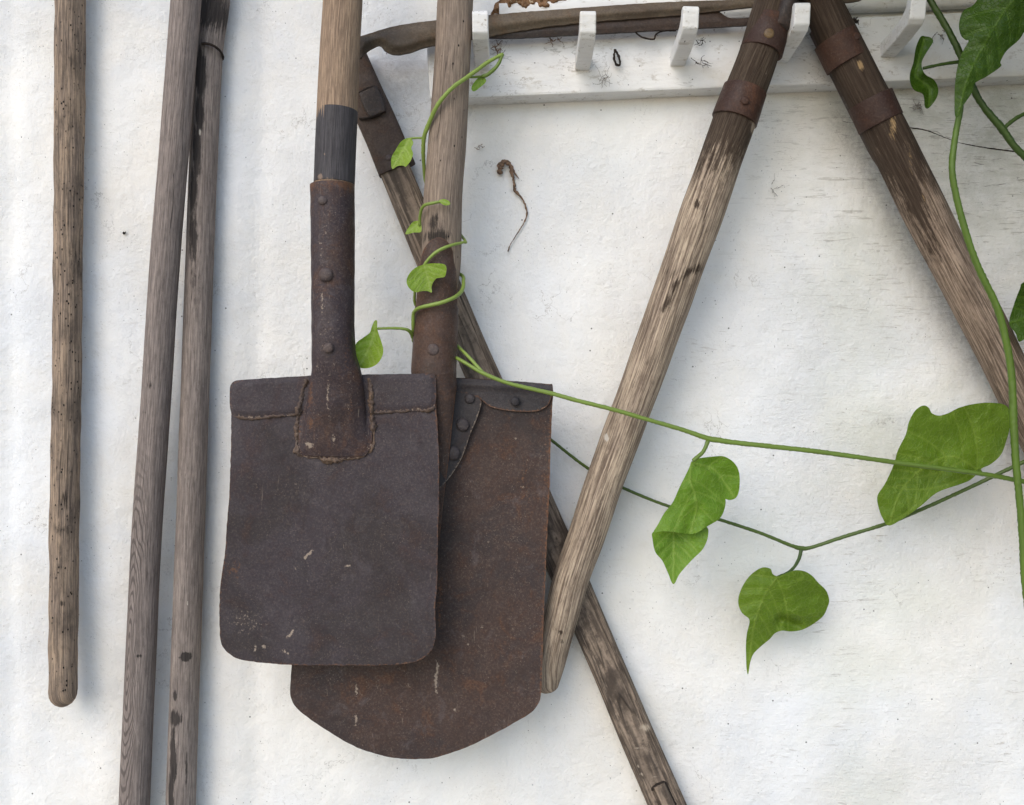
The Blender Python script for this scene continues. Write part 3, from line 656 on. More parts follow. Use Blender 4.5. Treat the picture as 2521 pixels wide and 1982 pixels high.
# ------------------------------------------------------------------ strapped handles on the right
GR = 'strapped wooden handles hanging at the right'
def strapspots(P, l): return on_rod(P, l)
SH = 0.007
ha = thing('strapped_handle', W(1620, 850, .06), 'two-strapped slanting wooden handle whose lower end tucks behind the big shovel', 'tool handle', GR)
pathA = [(1925, -60, 46, .022, .078), (1894, 40, 47, .022, .076), (1866, 140, 50, .0235, .074), (1821, 262, 52, .025, .071), (1744, 477, 55, .026, .067), (1680, 656, 53, .0255, .063), (1609, 857, 50.5, .025, .059), (1552, 1013, 48.5, .024, .055), (1492, 1178, 48, .024, .051), (1443, 1320, 46, .023, .048), (1405, 1428, 44, .022, .046), (1377, 1530, 43, .020, .045), (1354, 1620, 41, .018, .044), (1342, 1676, 35, .014, .044)]
loft('shaft', pathA, m_old, ha, bump=lump(.0012, 16, 4), cap1='round',
     attr=lambda P: {'stain_and_shade': np.clip(smoothstep(600, 170, P[:, 1]) * 1.1 + .62 * np.exp(-(seg_dist(P[:, :2], [(1712, 665), (1680, 678), (1655, 705), (1640, 740), (1622, 765)]) / 12) ** 2) + on_rod(P, [(1707, 512, 5, 9, 1.3), (1720, 560, 18, 90, .3), (1378, 1545, 5, 6, 1.2), (1383, 1568, 4, 6, 1.0), (1580, 930, 20, 10, .3)]) - on_rod(P, [(1852, 320, 12, 20, .8), (1870, 190, 30, 14, .5), (1880, 140, 18, 14, .5)]), 0, 1.2),
                     'pale': on_rod(P, [(1490, 1075, 6, 10, 1.2), (1470, 1150, 14, 120, .22), (1400, 1400, 14, 80, .25)])})
loft('strap', [(1905 - 4, 48, 49, .0245, .0765), (1874, 128, 54, .0265, .0745)], m_strap, ha, nseg=48)
loft('strap', [(1834, 222, 55, .0268, .0722), (1808, 296, 58, .0278, .0706)], m_strap, ha, nseg=48)
rivet(ha, 1893, 83, .099, 13, m_brass); rivet(ha, 1834, 248, .098, 11, m_strap)
loft('iron_tang', [(1960, -60, 24, .012, .096), (1940, 10, 23, .012, .094), (1925, 52, 22, .011, .092), (1921, 64, 24, .010, .092)], m_iron, ha, cap1='soft')
hb = thing('strapped_handle', W(2300, 550, .06), 'slanting wooden handle with two brown straps that leaves the photo at the right edge', 'tool handle', GR)
pathB = [(1990, -60, 50, .024, .076), (2028, 20, 52, .024, .075), (2075, 120, 54, .0255, .073), (2125, 218, 55, .0262, .071), (2171, 305, 57, .027, .069), (2226, 415, 58, .0275, .067), (2284, 533, 58, .0275, .064), (2352, 665, 57, .027, .061), (2435, 822, 56, .0265, .057), (2512, 981, 55, .026, .054), (2580, 1116, 55, .026, .051), (2690, 1340, 54, .0255, .047)]
loft('shaft', pathB, m_old2, hb, bump=lump(.0011, 16, 5),
     attr=lambda P: {'stain_and_shade': np.clip(smoothstep(700, 250, P[:, 1]) * .85 + .42 * np.exp(-(seg_dist(P[:, :2], [(2180, 400), (2215, 470), (2250, 550), (2285, 640)]) / 16) ** 2) + on_rod(P, [(2040, 40, 60, 60, .8)]), 0, 1),
                     'pale': on_rod(P, [(2098, 180, 12, 22, .8), (2150, 170, 6, 34, .5), (2175, 320, 14, 50, .6), (2215, 400, 8, 90, .55), (2250, 480, 10, 50, .5)])})
loft('strap', [(2056, 94, 60, .0275, .0733), (2086, 155, 60, .0275, .0722)], m_strap, hb, nseg=48)
loft('strap', [(2142, 246, 62, .0285, .0705), (2168, 304, 62, .0285, .0693)], m_strap, hb, nseg=48)
rivet(hb, 2108, 90, .094, 10, m_strap)
loft('iron_tang', [(2004, 75, 10, .010, .066, 3), (2050, 170, 9, .010, .064, 3), (2110, 290, 9, .010, .062, 3), (2150, 375, 7, .008, .060, 3), (2166, 410, 3, .004, .060, 3)], m_iron, hb, nseg=24)

# ------------------------------------------------------------------ big rounded shovel
SH = 0.014
big = thing('rounded_shovel', W(1040, 1400, .08), 'large rusty shovel with rounded blade, hanging behind the small square spade', 'shovel')
bout = [(748, 950), (760, 938), (900, 930), (1127, 930), (1235, 936), (1347, 945), (1361, 950), (1360, 1000), (1358, 1046), (1355, 1120), (1353, 1201), (1347, 1320), (1343, 1420), (1339, 1513), (1334, 1668), (1332, 1705), (1327, 1730), (1313, 1749), (1290, 1766), (1227, 1801), (1158, 1836), (1100, 1857), (1062, 1867), (1021, 1869), (980, 1867), (944, 1861), (878, 1840), (809, 1801), (760, 1768), (732, 1745), (718, 1722), (714, 1699), (718, 1637), (724, 1500), (732, 1300), (742, 1100)]
def hb_(P, e, i):
    x = (P[:, 0] - 1040) / 320.
    dd = .076 + .010 * x ** 2 + .004 * smoothstep(1500, 1860, P[:, 1])
    # the hollow running down from the socket
    dd = dd + .010 * np.exp(-((P[:, 0] - 1075) / 40) ** 2) * smoothstep(1560, 1100, P[:, 1])
    dd = dd + .0008 * np.array([nz(p[0], p[1], 2, .007) for p in P])
    return dd
def ab_(P, e, i):
    x, y = P[:, 0], P[:, 1]
    rust = .5 * np.exp(-(e / 4.5) ** 2) * (P[:, 0] > 1000) + .55 * np.exp(-((x - 1085 + (y - 1400) * .02) / 8) ** 2) * smoothstep(1380, 1450, y) * smoothstep(1580, 1540, y)
    rust = rust + .35 * np.exp(-((x - 1290) / 25) ** 2 - ((y - 1210) / 90) ** 2) + .25 * smoothstep(1300, 1350, x)
    pale = 1.2 * np.exp(-((x - 1075 - 2 * np.sin(y * .07)) / 3.5) ** 2) * smoothstep(1610, 1640, y) * smoothstep(1720, 1700, y)
    pale = pale + 1.0 * np.exp(-((x - 877) / 3.5) ** 2) * (np.exp(-((y - 1700) / 22) ** 2) + np.exp(-((y - 1770) / 20) ** 2))
    for a, b, r, s in ((1186, 1543, 5, 1), (1151, 1587, 5, .8), (1120, 1748, 5, 1), (1270, 1080, 4, .8), (1300, 1130, 3, .8), (1290, 1200, 4, .9), (1141, 1568, 9, .5), (930, 1672, 14, .35), (1010, 1690, 16, .3)):
        pale = np.maximum(pale, s * np.exp(-((x - a) ** 2 + (y - b) ** 2) / r ** 2))
    stain_and_shade = .6 * smoothstep(1150, 1085, x) * smoothstep(1500, 1250, y) + .25 * smoothstep(1200, 1000, y)  # small spade's cast shadow painted in beside it; also darker towards the top
    return {'rust': np.clip(rust, 0, 1), 'pale': np.clip(pale, 0, 1), 'stain_and_shade': np.clip(stain_and_shade, 0, .6)}
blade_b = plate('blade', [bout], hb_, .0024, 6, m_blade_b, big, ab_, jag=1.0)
loft('handle', [(1133, -220, 45, .0195, .095), (1121, 0, 45, .0195, .094), (1114, 150, 45, .0198, .094), (1101, 348, 48, .0205, .094), (1091, 480, 48.5, .021, .094), (1086, 640, 50, .021, .0935), (1076, 740, 46, .019, .093), (1072, 860, 40, .017, .092)], m_tan2, big,
     bump=lump(.0004, 10, 6), attr=lambda P: {'stain_and_shade': on_rod(P, [(1079, 560, 28, 34, .55), (1079, 590, 40, 20, .8)])})
def sock_b(t, th, r): return .0003 * noise.noise(Vector((math.cos(th) * 3, math.sin(th) * 3, t * 60)))
# socket: open-topped tongue that wraps the front of the handle
def tongue():
    rows = [(1080, 584, 4, 96), (1080, 590, 16, 92), (1079, 602, 28, 88), (1078, 622, 38, 84), (1077, 660, 46, 80), (1076, 720, 50, 84), (1073, 800, 53, 88), (1070, 869, 54, 90), (1068, 915, 55, 90), (1074, 945, 50, 85), (1084, 985, 36, 80), (1086, 1040, 28, 80), (1084, 1120, 22, 80), (1080, 1230, 12, 80), (1078, 1330, 4, 80)]
    R = catmull(rows, 10); V, F, rust, pale = [], [], [], []
    n = 36
    for i, (cx, cy, hw, arc) in enumerate(R):
        # the tongue follows a cylinder of the handle's girth, only as wide as hw
        rad = np.interp(cy, [584, 920, 1000, 1330], [52.5, 56, 38, 22])
        dep = np.interp(cy, [584, 920, 985, 1100, 1330], [.0228, .0222, .018, .010, .003])
        dc = np.interp(cy, [584, 900, 960, 1100, 1330], [.0935, .092, .090, .086, .080])
        amax = math.asin(min(.999, hw / rad)) if hw < rad * .95 else math.radians(100)
        for k in range(n + 1):
            a = -amax + 2 * amax * k / n
            x = cx + (1077 - cx) * 0 + math.sin(a) * rad
            d = dc + math.cos(a) * dep + .0004 * nz(x, cy, 4, .05)
            V.append(W(x, cy, d)); rust.append(.25 + .5 * (abs(k - n / 2) > n / 2 - 2)); pale.append(.35 * math.exp(-((x - 1082) / 10) ** 2) * math.exp(-((cy - 640) / 50) ** 2))
    m = n + 1; N = len(V)
    V += [Vector((v.x * .985 + .015 * W(1077, 800, .09).x, v.y + .0022, v.z)) for v in V]; rust += rust; pale += pale
    for i in range(len(R) - 1):
        for k in range(n):
            a = i * m + k; F.append((a, a + m, a + m + 1, a + 1)); F.append((N + a, N + a + 1, N + a + m + 1, N + a + m))
        for k in (0, n):
            a = i * m + k; F.append((a, N + a, N + a + m, a + m) if k == 0 else (a + m, N + a + m, N + a, a))
    for k in range(n):
        F.append((k + 1, N + k + 1, N + k, k)); e = (len(R) - 1) * m + k; F.append((e, N + e, N + e + 1, e + 1))
    return mesh_obj('socket', V, F, m_socket_b, big, None, {'rust': rust, 'pale': pale})
sock = tongue()
sub(rivet(big, 1066, 861, .1135, 15, m_rivet, .4), sock)
fl = plate('top_plate', [[(1085, 938), (1127, 932), (1235, 938), (1347, 947), (1360, 953), (1357, 979), (1350, 996), (1339, 1005), (1316, 1013), (1260, 1012), (1212, 1003), (1192, 990), (1177, 978), (1150, 970), (1123, 966), (1090, 975)]],
      lambda P, e, i: hb_(P, e, i) + .0035 + .002 * np.exp(-((P[:, 1] - 945 - (P[:, 0] - 1127) * .06) / 8) ** 2), .003, 5, m_flange, big,
      lambda P, e, i: {'rust': .9 * np.exp(-(e / 3.5) ** 2) * (P[:, 1] > 960), 'pale': .35 * np.exp(-(e / 3) ** 2) * (P[:, 1] > 960)})
sub(rivet(big, 1268, 988, .0900, 12, m_flange, .6), fl)
bp = plate('back_plate', [[(1085, 962), (1123, 964), (1160, 970), (1184, 985), (1182, 1005), (1172, 1035), (1157, 1070), (1146, 1104), (1133, 1135), (1108, 1174), (1083, 1201), (1065, 1212), (1060, 1100)]],
      lambda P, e, i: hb_(P, e, i) + .007, .003, 5, m_flange, big,
      lambda P, e, i: {'rust': .6 * np.exp(-(e / 3.5) ** 2), 'pale': .8 * np.exp(-(e / 3) ** 2) * (P[:, 1] > 990), 'stain_and_shade': .4 + 0 * e})
for x, y, r in ((1157, 982, 13), (1139, 1046, 17), (1116, 1116, 18)): sub(rivet(big, x, y, hb_(np.array([[x, y]]), 0, 0)[0] + .007, r, m_flange, .5), bp)

# ------------------------------------------------------------------ small square spade
SH = 0.013
sm = thing('square_spade', W(815, 1300, .12), 'small dark square spade with black band on its handle, hanging in front', 'spade')
sout = [(566, 960), (568, 947), (577, 939), (600, 936), (763, 926), (900, 923), (1040, 921), (1064, 921), (1072, 928), (1073, 992), (1079, 1085), (1081, 1201), (1078, 1320), (1076, 1436), (1071, 1494), (1073, 1550), (1071, 1575), (1061, 1602), (1029, 1627), (963, 1637), (848, 1638), (720, 1637), (640, 1631), (589, 1623), (558, 1604), (543, 1577), (540, 1505), (543, 1436), (554, 1359), (558, 1297), (564, 1220), (568, 1123), (569, 1027), (566, 992)]
def hs_(P, e, i):
    x = (P[:, 0] - 815) / 260.; y = P[:, 1]
    d = .112 + .0050 * x ** 2 * smoothstep(900, 1400, y)
    d = d + .009 * smoothstep(1440, 1640, y) * (.5 + .5 * x * smoothstep(-1, 1, x) * 1.2)
    d = d + .0009 * np.array([nz(p[0], p[1], 6, .006) for p in P]) + .00012 * np.array([nz(p[0], p[1], 2, .05) for p in P])
    return d
def as_(P, e, i):
    x, y = P[:, 0], P[:, 1]
    rust = .6 * np.exp(-(e / 4) ** 2) * (.35 + .65 * ((x < 620) | (x > 1040) | (y > 1620)))
    rust = rust + .5 * np.exp(-((x - 575) / 22) ** 2 - ((y - 1400) / 30) ** 2) + .2 * np.exp(-((x - 764) / 8) ** 2 - ((y - 1590) / 12) ** 2)
    rust = rust + .3 * np.exp(-((x - 1062) / 16) ** 2) * smoothstep(1150, 1000, y)
    pale = np.zeros(len(P))
    for x0, y0, x1, y1, w, s in ((749, 1374, 770, 1356, 2.6, 1.5), (845, 1396, 860, 1393, 3, 1), (706, 1572, 722, 1553, 2.6, 1.3), (627, 1603, 630, 1590, 2.6, 1.2), (648, 1592, 652, 1592, 4, 1.0), (724, 1397, 727, 1400, 3, .8), (695, 1600, 712, 1612, 4, .8), (757, 1425, 757, 1437, 3, .6), (790, 1180, 790, 1190, 4, .4)):
        pale = np.maximum(pale, s * np.exp(-(seg_dist(P, [(x0, y0), (x1, y1)]) / w) ** 2))
    pale = np.maximum(pale, .36 * np.exp(-((x - 610) / 70) ** 2 - ((y - 1530) / 50) ** 2)); pale = np.maximum(pale, .28 * np.exp(-((x - 890) / 60) ** 2 - ((y - 1150) / 40) ** 2))
    pale = np.maximum(pale, .26 * np.exp(-((x - 950) / 40) ** 2 - ((y - 1525) / 16) ** 2))
    return {'rust': np.clip(rust, 0, 1), 'pale': np.clip(pale, 0, 1.2)}
plate('blade', [sout], hs_, .0030, 5.5, m_blade_s, sm, as_, jag=1.3)
fo = [(566, 958), (569, 946), (578, 938), (600, 935), (763, 925), (900, 922), (1058, 920), (1070, 925), (1073, 940), (1073, 985), (1066, 1006), (1050, 1010), (1000, 1012), (940, 1014), (900, 1017), (760, 1020), (700, 1024), (640, 1027), (620, 1029), (590, 1025), (573, 1018), (567, 1005)]
fold = plate('folded_edge', [fo], lambda P, e, i: hs_(P, e, i) + .0016 + .0020 * smoothstep(0, 14, e), .003, 5, m_blade_s, sm,
      lambda P, e, i: {'rust': .5 * np.exp(-(e / 9) ** 2) * ((P[:, 0] < 600) | (P[:, 0] > 1045) | (P[:, 1] > 995)), 'pale': .55 * np.exp(-(e / 7) ** 2) * (P[:, 1] > 995)}, jag=1.2)
loft('handle', [(852, -220, 50, .0215, .124), (844, 0, 50, .0215, .124), (836, 130, 50.5, .0218, .124), (830, 270, 51.5, .022, .124), (823, 460, 51, .022, .123), (820, 560, 48, .0205, .123)], m_tan, sm,
     bump=lump(.0004, 9, 8), attr=lambda P: {'stain_and_shade': .0 * P[:, 0] + on_rod(P, [(828, 170, 2, 90, .45), (832, 50, 2, 60, .3)])})
loft('painted_band', [(830.5, 274, 51.9, .02225, .124), (826, 370, 51.8, .02225, .1237), (823, 452, 51.8, .02225, .1235)], m_band, sm, step=.003, nseg=56,
     attr=lambda P: {'pale': on_rod(P, [(796, 446, 10, 8, .9), (820, 450, 30, 6, .6), (808, 392, 4, 6, .7)])})
def sattr(P):
    y = P[:, 1]
    rust = .55 * np.exp(-((y - 462) / 12) ** 2) + on_rod(P, [(770, 500, 14, 60, .45), (860, 470, 20, 30, .4), (766, 970, 10, 50, .7), (765, 1040, 10, 20, .8), (869, 1010, 8, 40, .5), (862, 870, 12, 70, .4)])
    pale = on_rod(P, [(804, 745, 6, 45, .6), (812, 560, 8, 70, .45), (803, 630, 7, 40, .5), (815, 980, 5, 60, .8), (818, 930, 5, 30, .6), (795, 825, 14, 8, .5), (832, 895, 12, 20, .4), (788, 905, 8, 14, .4), (823, 1080, 5, 16, .9), (762, 1094, 14, 8, 1.2), (866, 1000, 6, 14, .6), (800, 600, 6, 30, .5)])
    return {'rust': np.clip(rust, 0, 1), 'pale': pale}
def sbump(t, th, r):
    y = r[1]; b = .0004 * noise.noise(Vector((math.cos(th) * 2.5, math.sin(th) * 2.5, t * 90)))
    k = smoothstep(930, 1010, y) * smoothstep(1120, 1060, y)
    return float(b + k * .0012 * (math.exp(-((math.cos(th)) / .16) ** 2) + math.exp(-((math.cos(th) + .55) / .12) ** 2)) * (math.sin(th) > 0))
so = loft('socket', [(818.5, 458, 56, .0238, .1235), (819, 500, 55.5, .0238, .1235), (820, 657, 54.5, .0235, .123), (820, 800, 54, .023, .1225), (822, 872, 56, .022, .1215), (827, 912, 62, .020, .120), (829, 945, 68, .018, .118), (828, 990, 74, .0150, .1165), (826, 1050, 80, .0100, .1150), (825, 1095, 84, .0065, .1140), (825, 1122, 80, .0040, .1130)], m_socket_s, sm, nseg=64, power=2.1, bump=sbump, attr=sattr)
for x, y, d, r in ((795, 494, .1452, 12), (803, 677, .1452, 18), (809, 857, .1442, 13)): sub(rivet(sm, x, y, d, r, m_rivet, .62), so)
wb = [(756, 936), (746, 960), (742, 985), (736, 1005), (733, 1040), (731, 1075), (731, 1105), (738, 1120), (755, 1127), (785, 1127), (805, 1132), (850, 1130), (885, 1125), (905, 1118), (918, 1098), (920, 1070), (918, 1045), (915, 1020), (914, 985), (913, 955), (908, 932)]
wpts = [(x, y, .1118 + (.0035 if y < 1015 else 0) + .0012 * nz(x, y, 11, .05), 5.0 + 8.0 * nz(x, y, 3, .035)) for x, y in catmull(wb, 4)]
tube('weld_bead', wpts, m_weld, sm, nseg=14, jit=.9, step=.0012)
web = [(572, 1024), (600, 1028), (625, 1031), (660, 1026), (700, 1022), (735, 1020)]
tube('weld_bead', [(x, y, .1128, 3.2 + 5.5 * nz(x, y, 3, .06)) for x, y in catmull(web, 4)], m_weld, sm, nseg=12, jit=.9, step=.0012)
tube('weld_bead', [(x, y, .1128, 3.2 + 5.5 * nz(x, y, 5, .06)) for x, y in catmull([(921, 1016), (955, 1014), (985, 1014), (1010, 1009), (1045, 1010), (1066, 1004), (1072, 985)], 4)], m_weld, sm, nseg=12, jit=.9, step=.0012)
plate('tongue', [[(x + (4 if x < 820 else -4), y) for x, y in wb]], lambda P, e, i: hs_(P, e, i) + .0022 + .0035 * smoothstep(0, 20, e) + .0012 * np.array([nz(p[0], p[1], 8, .035) for p in P]), .004, 5, m_socket_s, sm,
      lambda P, e, i: {'rust': .5 * np.exp(-(e / 10) ** 2), 'pale': 1.0 * np.exp(-((P[:, 0] - 762) / 12) ** 2 - ((P[:, 1] - 1095) / 9) ** 2) + .5 * np.exp(-(e / 7) ** 2) * (P[:, 1] > 1090)})

# ------------------------------------------------------------------ the climbing plant
def auto_veins(mid, O, n=5, ang=48, s=1.0):
    mid = catmull(mid, 8); L = np.concatenate([[0], np.cumsum(np.hypot(*np.diff(mid, axis=0).T))])
    out = []
    for k in range(n):
        t = L[-1] * (.02 + .78 * (k / n)); p = np.array([np.interp(t, L, mid[:, j]) for j in (0, 1)]); q = np.array([np.interp(t + 4, L, mid[:, j]) for j in (0, 1)])
        dr = (q - p); dr /= max(np.linalg.norm(dr), 1e-6)
        for sg in (-1, 1):
            a = math.radians((ang + 18 * (1 - k / n)) * sg); v = np.array([dr[0]*math.cos(a) - dr[1]*math.sin(a), dr[0]*math.sin(a) + dr[1]*math.cos(a)])
            line = [p]; cur = p.copy()
            for st in range(60):
                b = math.radians(-1.3 * sg); v = np.array([v[0]*math.cos(b) - v[1]*math.sin(b), v[0]*math.sin(b) + v[1]*math.cos(b)])
                cur = cur + v * 6 * s; line.append(cur.copy())
                if not inside([cur], O)[0]: break
            out.append(np.array(line))
    return out
def leaf(parent, pieces, mat, spacing=3.2, thick=.0005, label=None):
    """pieces: dict(o=outline, mid=midrib, d=distance, cup, tilt(x,y slopes), bend)"""
    V, F, UV, A = [], [], [], {'vein': []}
    for pc in pieces:
        O = catmull(pc['o'], 5, True); mid = catmull(pc['mid'], 8)
        veins = auto_veins(pc['mid'], O, pc.get('nv', 5), pc.get('ang', 48)) if pc.get('nv', 5) else []
        cx, cy = O.mean(0)
        def h(P, e, i, pc=pc, mid=mid, cx=cx, cy=cy, veins=veins):
            dm = seg_dist(P, mid); size = max(30, dm.max())
            z = pc['d'] + pc.get('cup', .0) * (dm / size) ** 1.5
            tx, ty = pc.get('tilt', (0, 0)); z = z + tx * (P[:, 0] - cx) / PPM + ty * (P[:, 1] - cy) / PPM
            z = z + np.array([pc.get('wav', .0022) * nz(p[0], p[1], pc['d'] * 90, .016) + .0010 * nz(p[0], p[1], 4, .05) for p in P])
            if veins:
                dv = np.min([seg_dist(P, v) for v in veins], axis=0); z = z + .0013 * np.minimum(dv / 16, 1) ** .7
            if 'fn' in pc: z = z + pc['fn'](P)
            return z
        def a(P, e, i, mid=mid, veins=veins):
            v = 1.0 * np.exp(-(seg_dist(P, mid) / 2.4) ** 2)
            for q in veins: v = np.maximum(v, .75 * np.exp(-(seg_dist(P, q) / 1.8) ** 2))
            return {'vein': v}
        v_, f_, u_, a_ = sheet([pc['o']], h, thick, spacing, a)
        b = len(V); V += v_; F += [tuple(b + i for i in f) for f in f_]; UV += u_; A['vein'].append(a_['vein'])
    o = mesh_obj('leaf', V, F, mat, parent, UV, {'vein': np.concatenate(A['vein'])})
    if label: o['label'] = label
    return o
def stem(parent, pts, mat=None, name='stem', pale=None, k=1.0):
    """pale: how young and light the stem is, one number or (start, end)"""
    def a(t, n):
        if isinstance(pale, tuple): v = np.repeat(np.interp(t, [t[0], t[-1]], pale), 13)
        else: v = np.full(len(t) * 13, pale or 0.0)
        return {'pale': np.concatenate([v, np.full(n - len(v), v[-1])])}
    pts = [(x, y, d, r * k * (1 + .08 * nz(x, y, 3, .02))) for x, y, d, r in pts]
    return tube(name, pts, mat or m_stem, parent, nseg=12, jit=.2, attr=a)

# twining shoot, from the right edge to its tip by the first peg
SH = 0.0125
A_ = thing('vine_shoot', W(1743, 1088, .11), 'bright green twining vine shoot coiling round the big shovel socket', 'vine')
stem(A_, [(2640, 1210, .10, 8), (2521, 1186, .10, 8), (2412, 1166, .10, 8), (2207, 1139, .102, 8), (2014, 1112, .105, 8), (1821, 1091, .108, 8), (1770, 1084, .109, 9), (1741, 1079, .110, 9), (1680, 1058, .112, 7.5), (1594, 1033, .114, 7), (1505, 1007, .115, 7), (1428, 988, .115, 7), (1359, 969, .113, 7), (1254, 944, .112, 6.5), (1190, 919, .110, 6.5), (1150, 896, .105, 6), (1121, 880, .095, 6), (1065, 855, .062, 6), (1022, 842, .075, 6), (1018, 832, .085, 6), (1017, 800, .098, 6), (1018, 772, .104, 6), (1028, 760, .113, 6), (1047, 754, .1185, 6.5), (1087, 745, .1215, 6.5), (1119, 732, .1165, 6.5), (1137, 716, .103, 6.5), (1141, 694, .094, 6), (1134, 676, .082, 6), (1080, 660, .058, 6)], pale=(.0, .75), k=.68)
stem(A_, [(1190, 919, .110, 5.5), (1155, 880, .10, 5.5), (1124, 850, .085, 5.5), (1070, 800, .060, 5), (1026, 756, .075, 5), (1021, 724, .088, 5), (1028, 690, .103, 5), (1045, 653, .1165, 5), (1061, 632, .1195, 5.5), (1082, 616, .121, 5.5), (1108, 605, .118, 5), (1140, 597, .104, 4.5), (1146, 594, .095, 4.5), (1120, 560, .063, 4.5), (1060, 480, .064, 4.5), (1047, 446, .076, 5), (1043, 400, .084, 6), (1042, 367, .092, 6.5), (1044, 338, .099, 7), (1054, 309, .106, 7), (1077, 259, .1165, 6.5), (1112, 218, .119, 6.5), (1156, 186, .114, 6.5), (1200, 154, .108, 6), (1238, 133, .105, 5)], pale=.7, k=.7)
stem(A_, [(1238, 133, .105, 3.5), (1224, 162, .104, 4), (1200, 184, .104, 4.5), (1186, 188, .104, 3.5)], pale=.2)
stem(A_, [(1155, 190, .112, 2.5), (1168, 190, .108, 2.5), (1185, 188, .105, 2.5)], pale=.3)
stem(A_, [(1040, 340, .099, 2.5), (1020, 340, .096, 2.5), (1000, 343, .095, 2.5)], pale=.5)
stem(A_, [(1034, 556, .10, 3.2), (1034, 532, .105, 3.5), (1042, 508, .114, 3.5), (1066, 500, .120, 3.5), (1092, 496, .1205, 3), (1100, 500, .1205, 3)], pale=.5)
stem(A_, [(930, 809, .104, 3), (970, 808, .104, 3.2), (1000, 811, .102, 3.5), (1012, 820, .095, 4.5), (1018, 832, .087, 5.5)], pale=.5)
stem(A_, [(1743, 1086, .110, 5), (1731, 1112, .112, 4.5), (1707, 1134, .114, 4.5)], pale=.2)
s82 = lambda p: Z(820, 60, .2927, p); s85 = lambda p: Z(850, 500, .2635, p); s15 = lambda p: Z(1550, 1060, .3748, p); s18 = lambda p: Z(1821, 660, .3863, p); s21 = lambda p: Z(2100, 0, .2928, p)
leaf(A_, [dict(o=s82([(600, 965), (635, 958), (660, 965), (674, 1000), (658, 1040), (672, 1090), (650, 1150), (612, 1196), (592, 1188), (540, 1192), (500, 1218), (488, 1170), (495, 1110), (530, 1050), (560, 1000)]), mid=s82([(640, 965), (580, 1080), (500, 1212)]), d=.098, cup=.006, nv=3)], m_lf_y, 2.5)
leaf(A_, [dict(o=s82([(1215, 455), (1250, 440), (1285, 460), (1280, 490), (1235, 530), (1190, 562), (1165, 550), (1172, 510)]), mid=s82([(1260, 445), (1220, 500), (1175, 556)]), d=.104, cup=.004, nv=3)], m_lf_m, 2.2)
leaf(A_, [dict(o=s85([(700, 170), (640, 172), (600, 215), (562, 290), (640, 275), (706, 270), (712, 220)]), mid=s85([(700, 175), (640, 225), (565, 287)]), d=.100, cup=.005, nv=3)], m_lf_y, 2.2)
leaf(A_, [dict(o=s82([(895, 1478), (940, 1470), (978, 1490), (982, 1515), (940, 1522), (900, 1498)]), mid=s82([(900, 1482), (975, 1510)]), d=.122, cup=.003, nv=0)], m_lf_y, 2.2)
leaf(A_, [dict(o=s85([(730, 575), (790, 565), (850, 563), (920, 570), (945, 600), (940, 660), (925, 690), (890, 697), (850, 705), (822, 740), (806, 785), (808, 835), (770, 822), (720, 822), (660, 834), (610, 808), (577, 760), (575, 710), (605, 650), (660, 602)]), mid=s85([(740, 580), (765, 680), (805, 830)]), d=.124, cup=.008, tilt=(.0, -.15), nv=4)], m_lf_y, 2.4)
leaf(A_, [dict(o=s85([(297, 1100), (272, 1103), (246, 1160), (228, 1212), (150, 1270), (103, 1310), (70, 1400), (95, 1500), (150, 1542), (230, 1538), (300, 1500), (345, 1430), (354, 1360), (332, 1280), (300, 1180)]), mid=s85([(285, 1110), (260, 1250), (200, 1400), (130, 1520)]), d=.104, cup=.012, tilt=(.1, 0), nv=4)], m_lf_y, 2.6)
leaf(A_, [dict(o=s15([(412, 215), (440, 190), (470, 180), (560, 170), (620, 170), (680, 205), (715, 260), (724, 340), (712, 420), (680, 453), (630, 450), (560, 400), (480, 300)]), mid=s15([(415, 215), (560, 260), (690, 440)]), d=.098, cup=.006, tilt=(-.1, 0), nv=3),
          dict(o=s15([(410, 200), (385, 260), (330, 370), (285, 470), (230, 540), (185, 620), (158, 668), (210, 662), (270, 664), (330, 672), (400, 680), (450, 668), (510, 630), (590, 580), (622, 520), (630, 450), (602, 360), (550, 290), (490, 255), (430, 235)]), mid=s15([(405, 210), (400, 330), (430, 420), (440, 520), (400, 670)]), d=.113, cup=-.010, tilt=(-.15, .1), nv=4, wav=.004,
               fn=lambda P: -.008 * np.exp(-(seg_dist(P, s15([(400, 670), (430, 560)])) / 22) ** 2)),
          dict(o=s15([(158, 665), (152, 720), (170, 800), (215, 855), (250, 930), (288, 1010), (330, 940), (410, 850), (480, 780), (514, 700), (505, 632), (400, 660), (280, 655)]), mid=s15([(288, 650), (292, 800), (288, 1006)]), d=.100, cup=.009, tilt=(0, .25), nv=4, ang=38)], m_lf_m, 3.0)
leaf(A_, [dict(o=s18([(1722, 920), (1690, 872), (1600, 858), (1500, 865), (1400, 890), (1330, 925), (1270, 940), (1225, 925), (1205, 890), (1170, 876), (1120, 908), (1080, 980), (1060, 1060), (1010, 1160), (980, 1260), (930, 1370), (880, 1450), (885, 1520), (910, 1590), (952, 1642), (1050, 1590), (1150, 1520), (1260, 1430), (1400, 1380), (1470, 1350), (1525, 1300), (1545, 1275), (1600, 1250), (1665, 1190), (1700, 1100), (1725, 1000)]), mid=s18([(1530, 1290), (1350, 1200), (1150, 1290), (1020, 1440), (955, 1635)]), d=.080, cup=.012, tilt=(-.05, .05), nv=6, wav=.004)], m_lf_o, 3.4)
stem(A_, [(2412, 1166, .098, 4), (2414, 1163, .09, 4), (2411, 1158, .084, 4)], pale=.1)
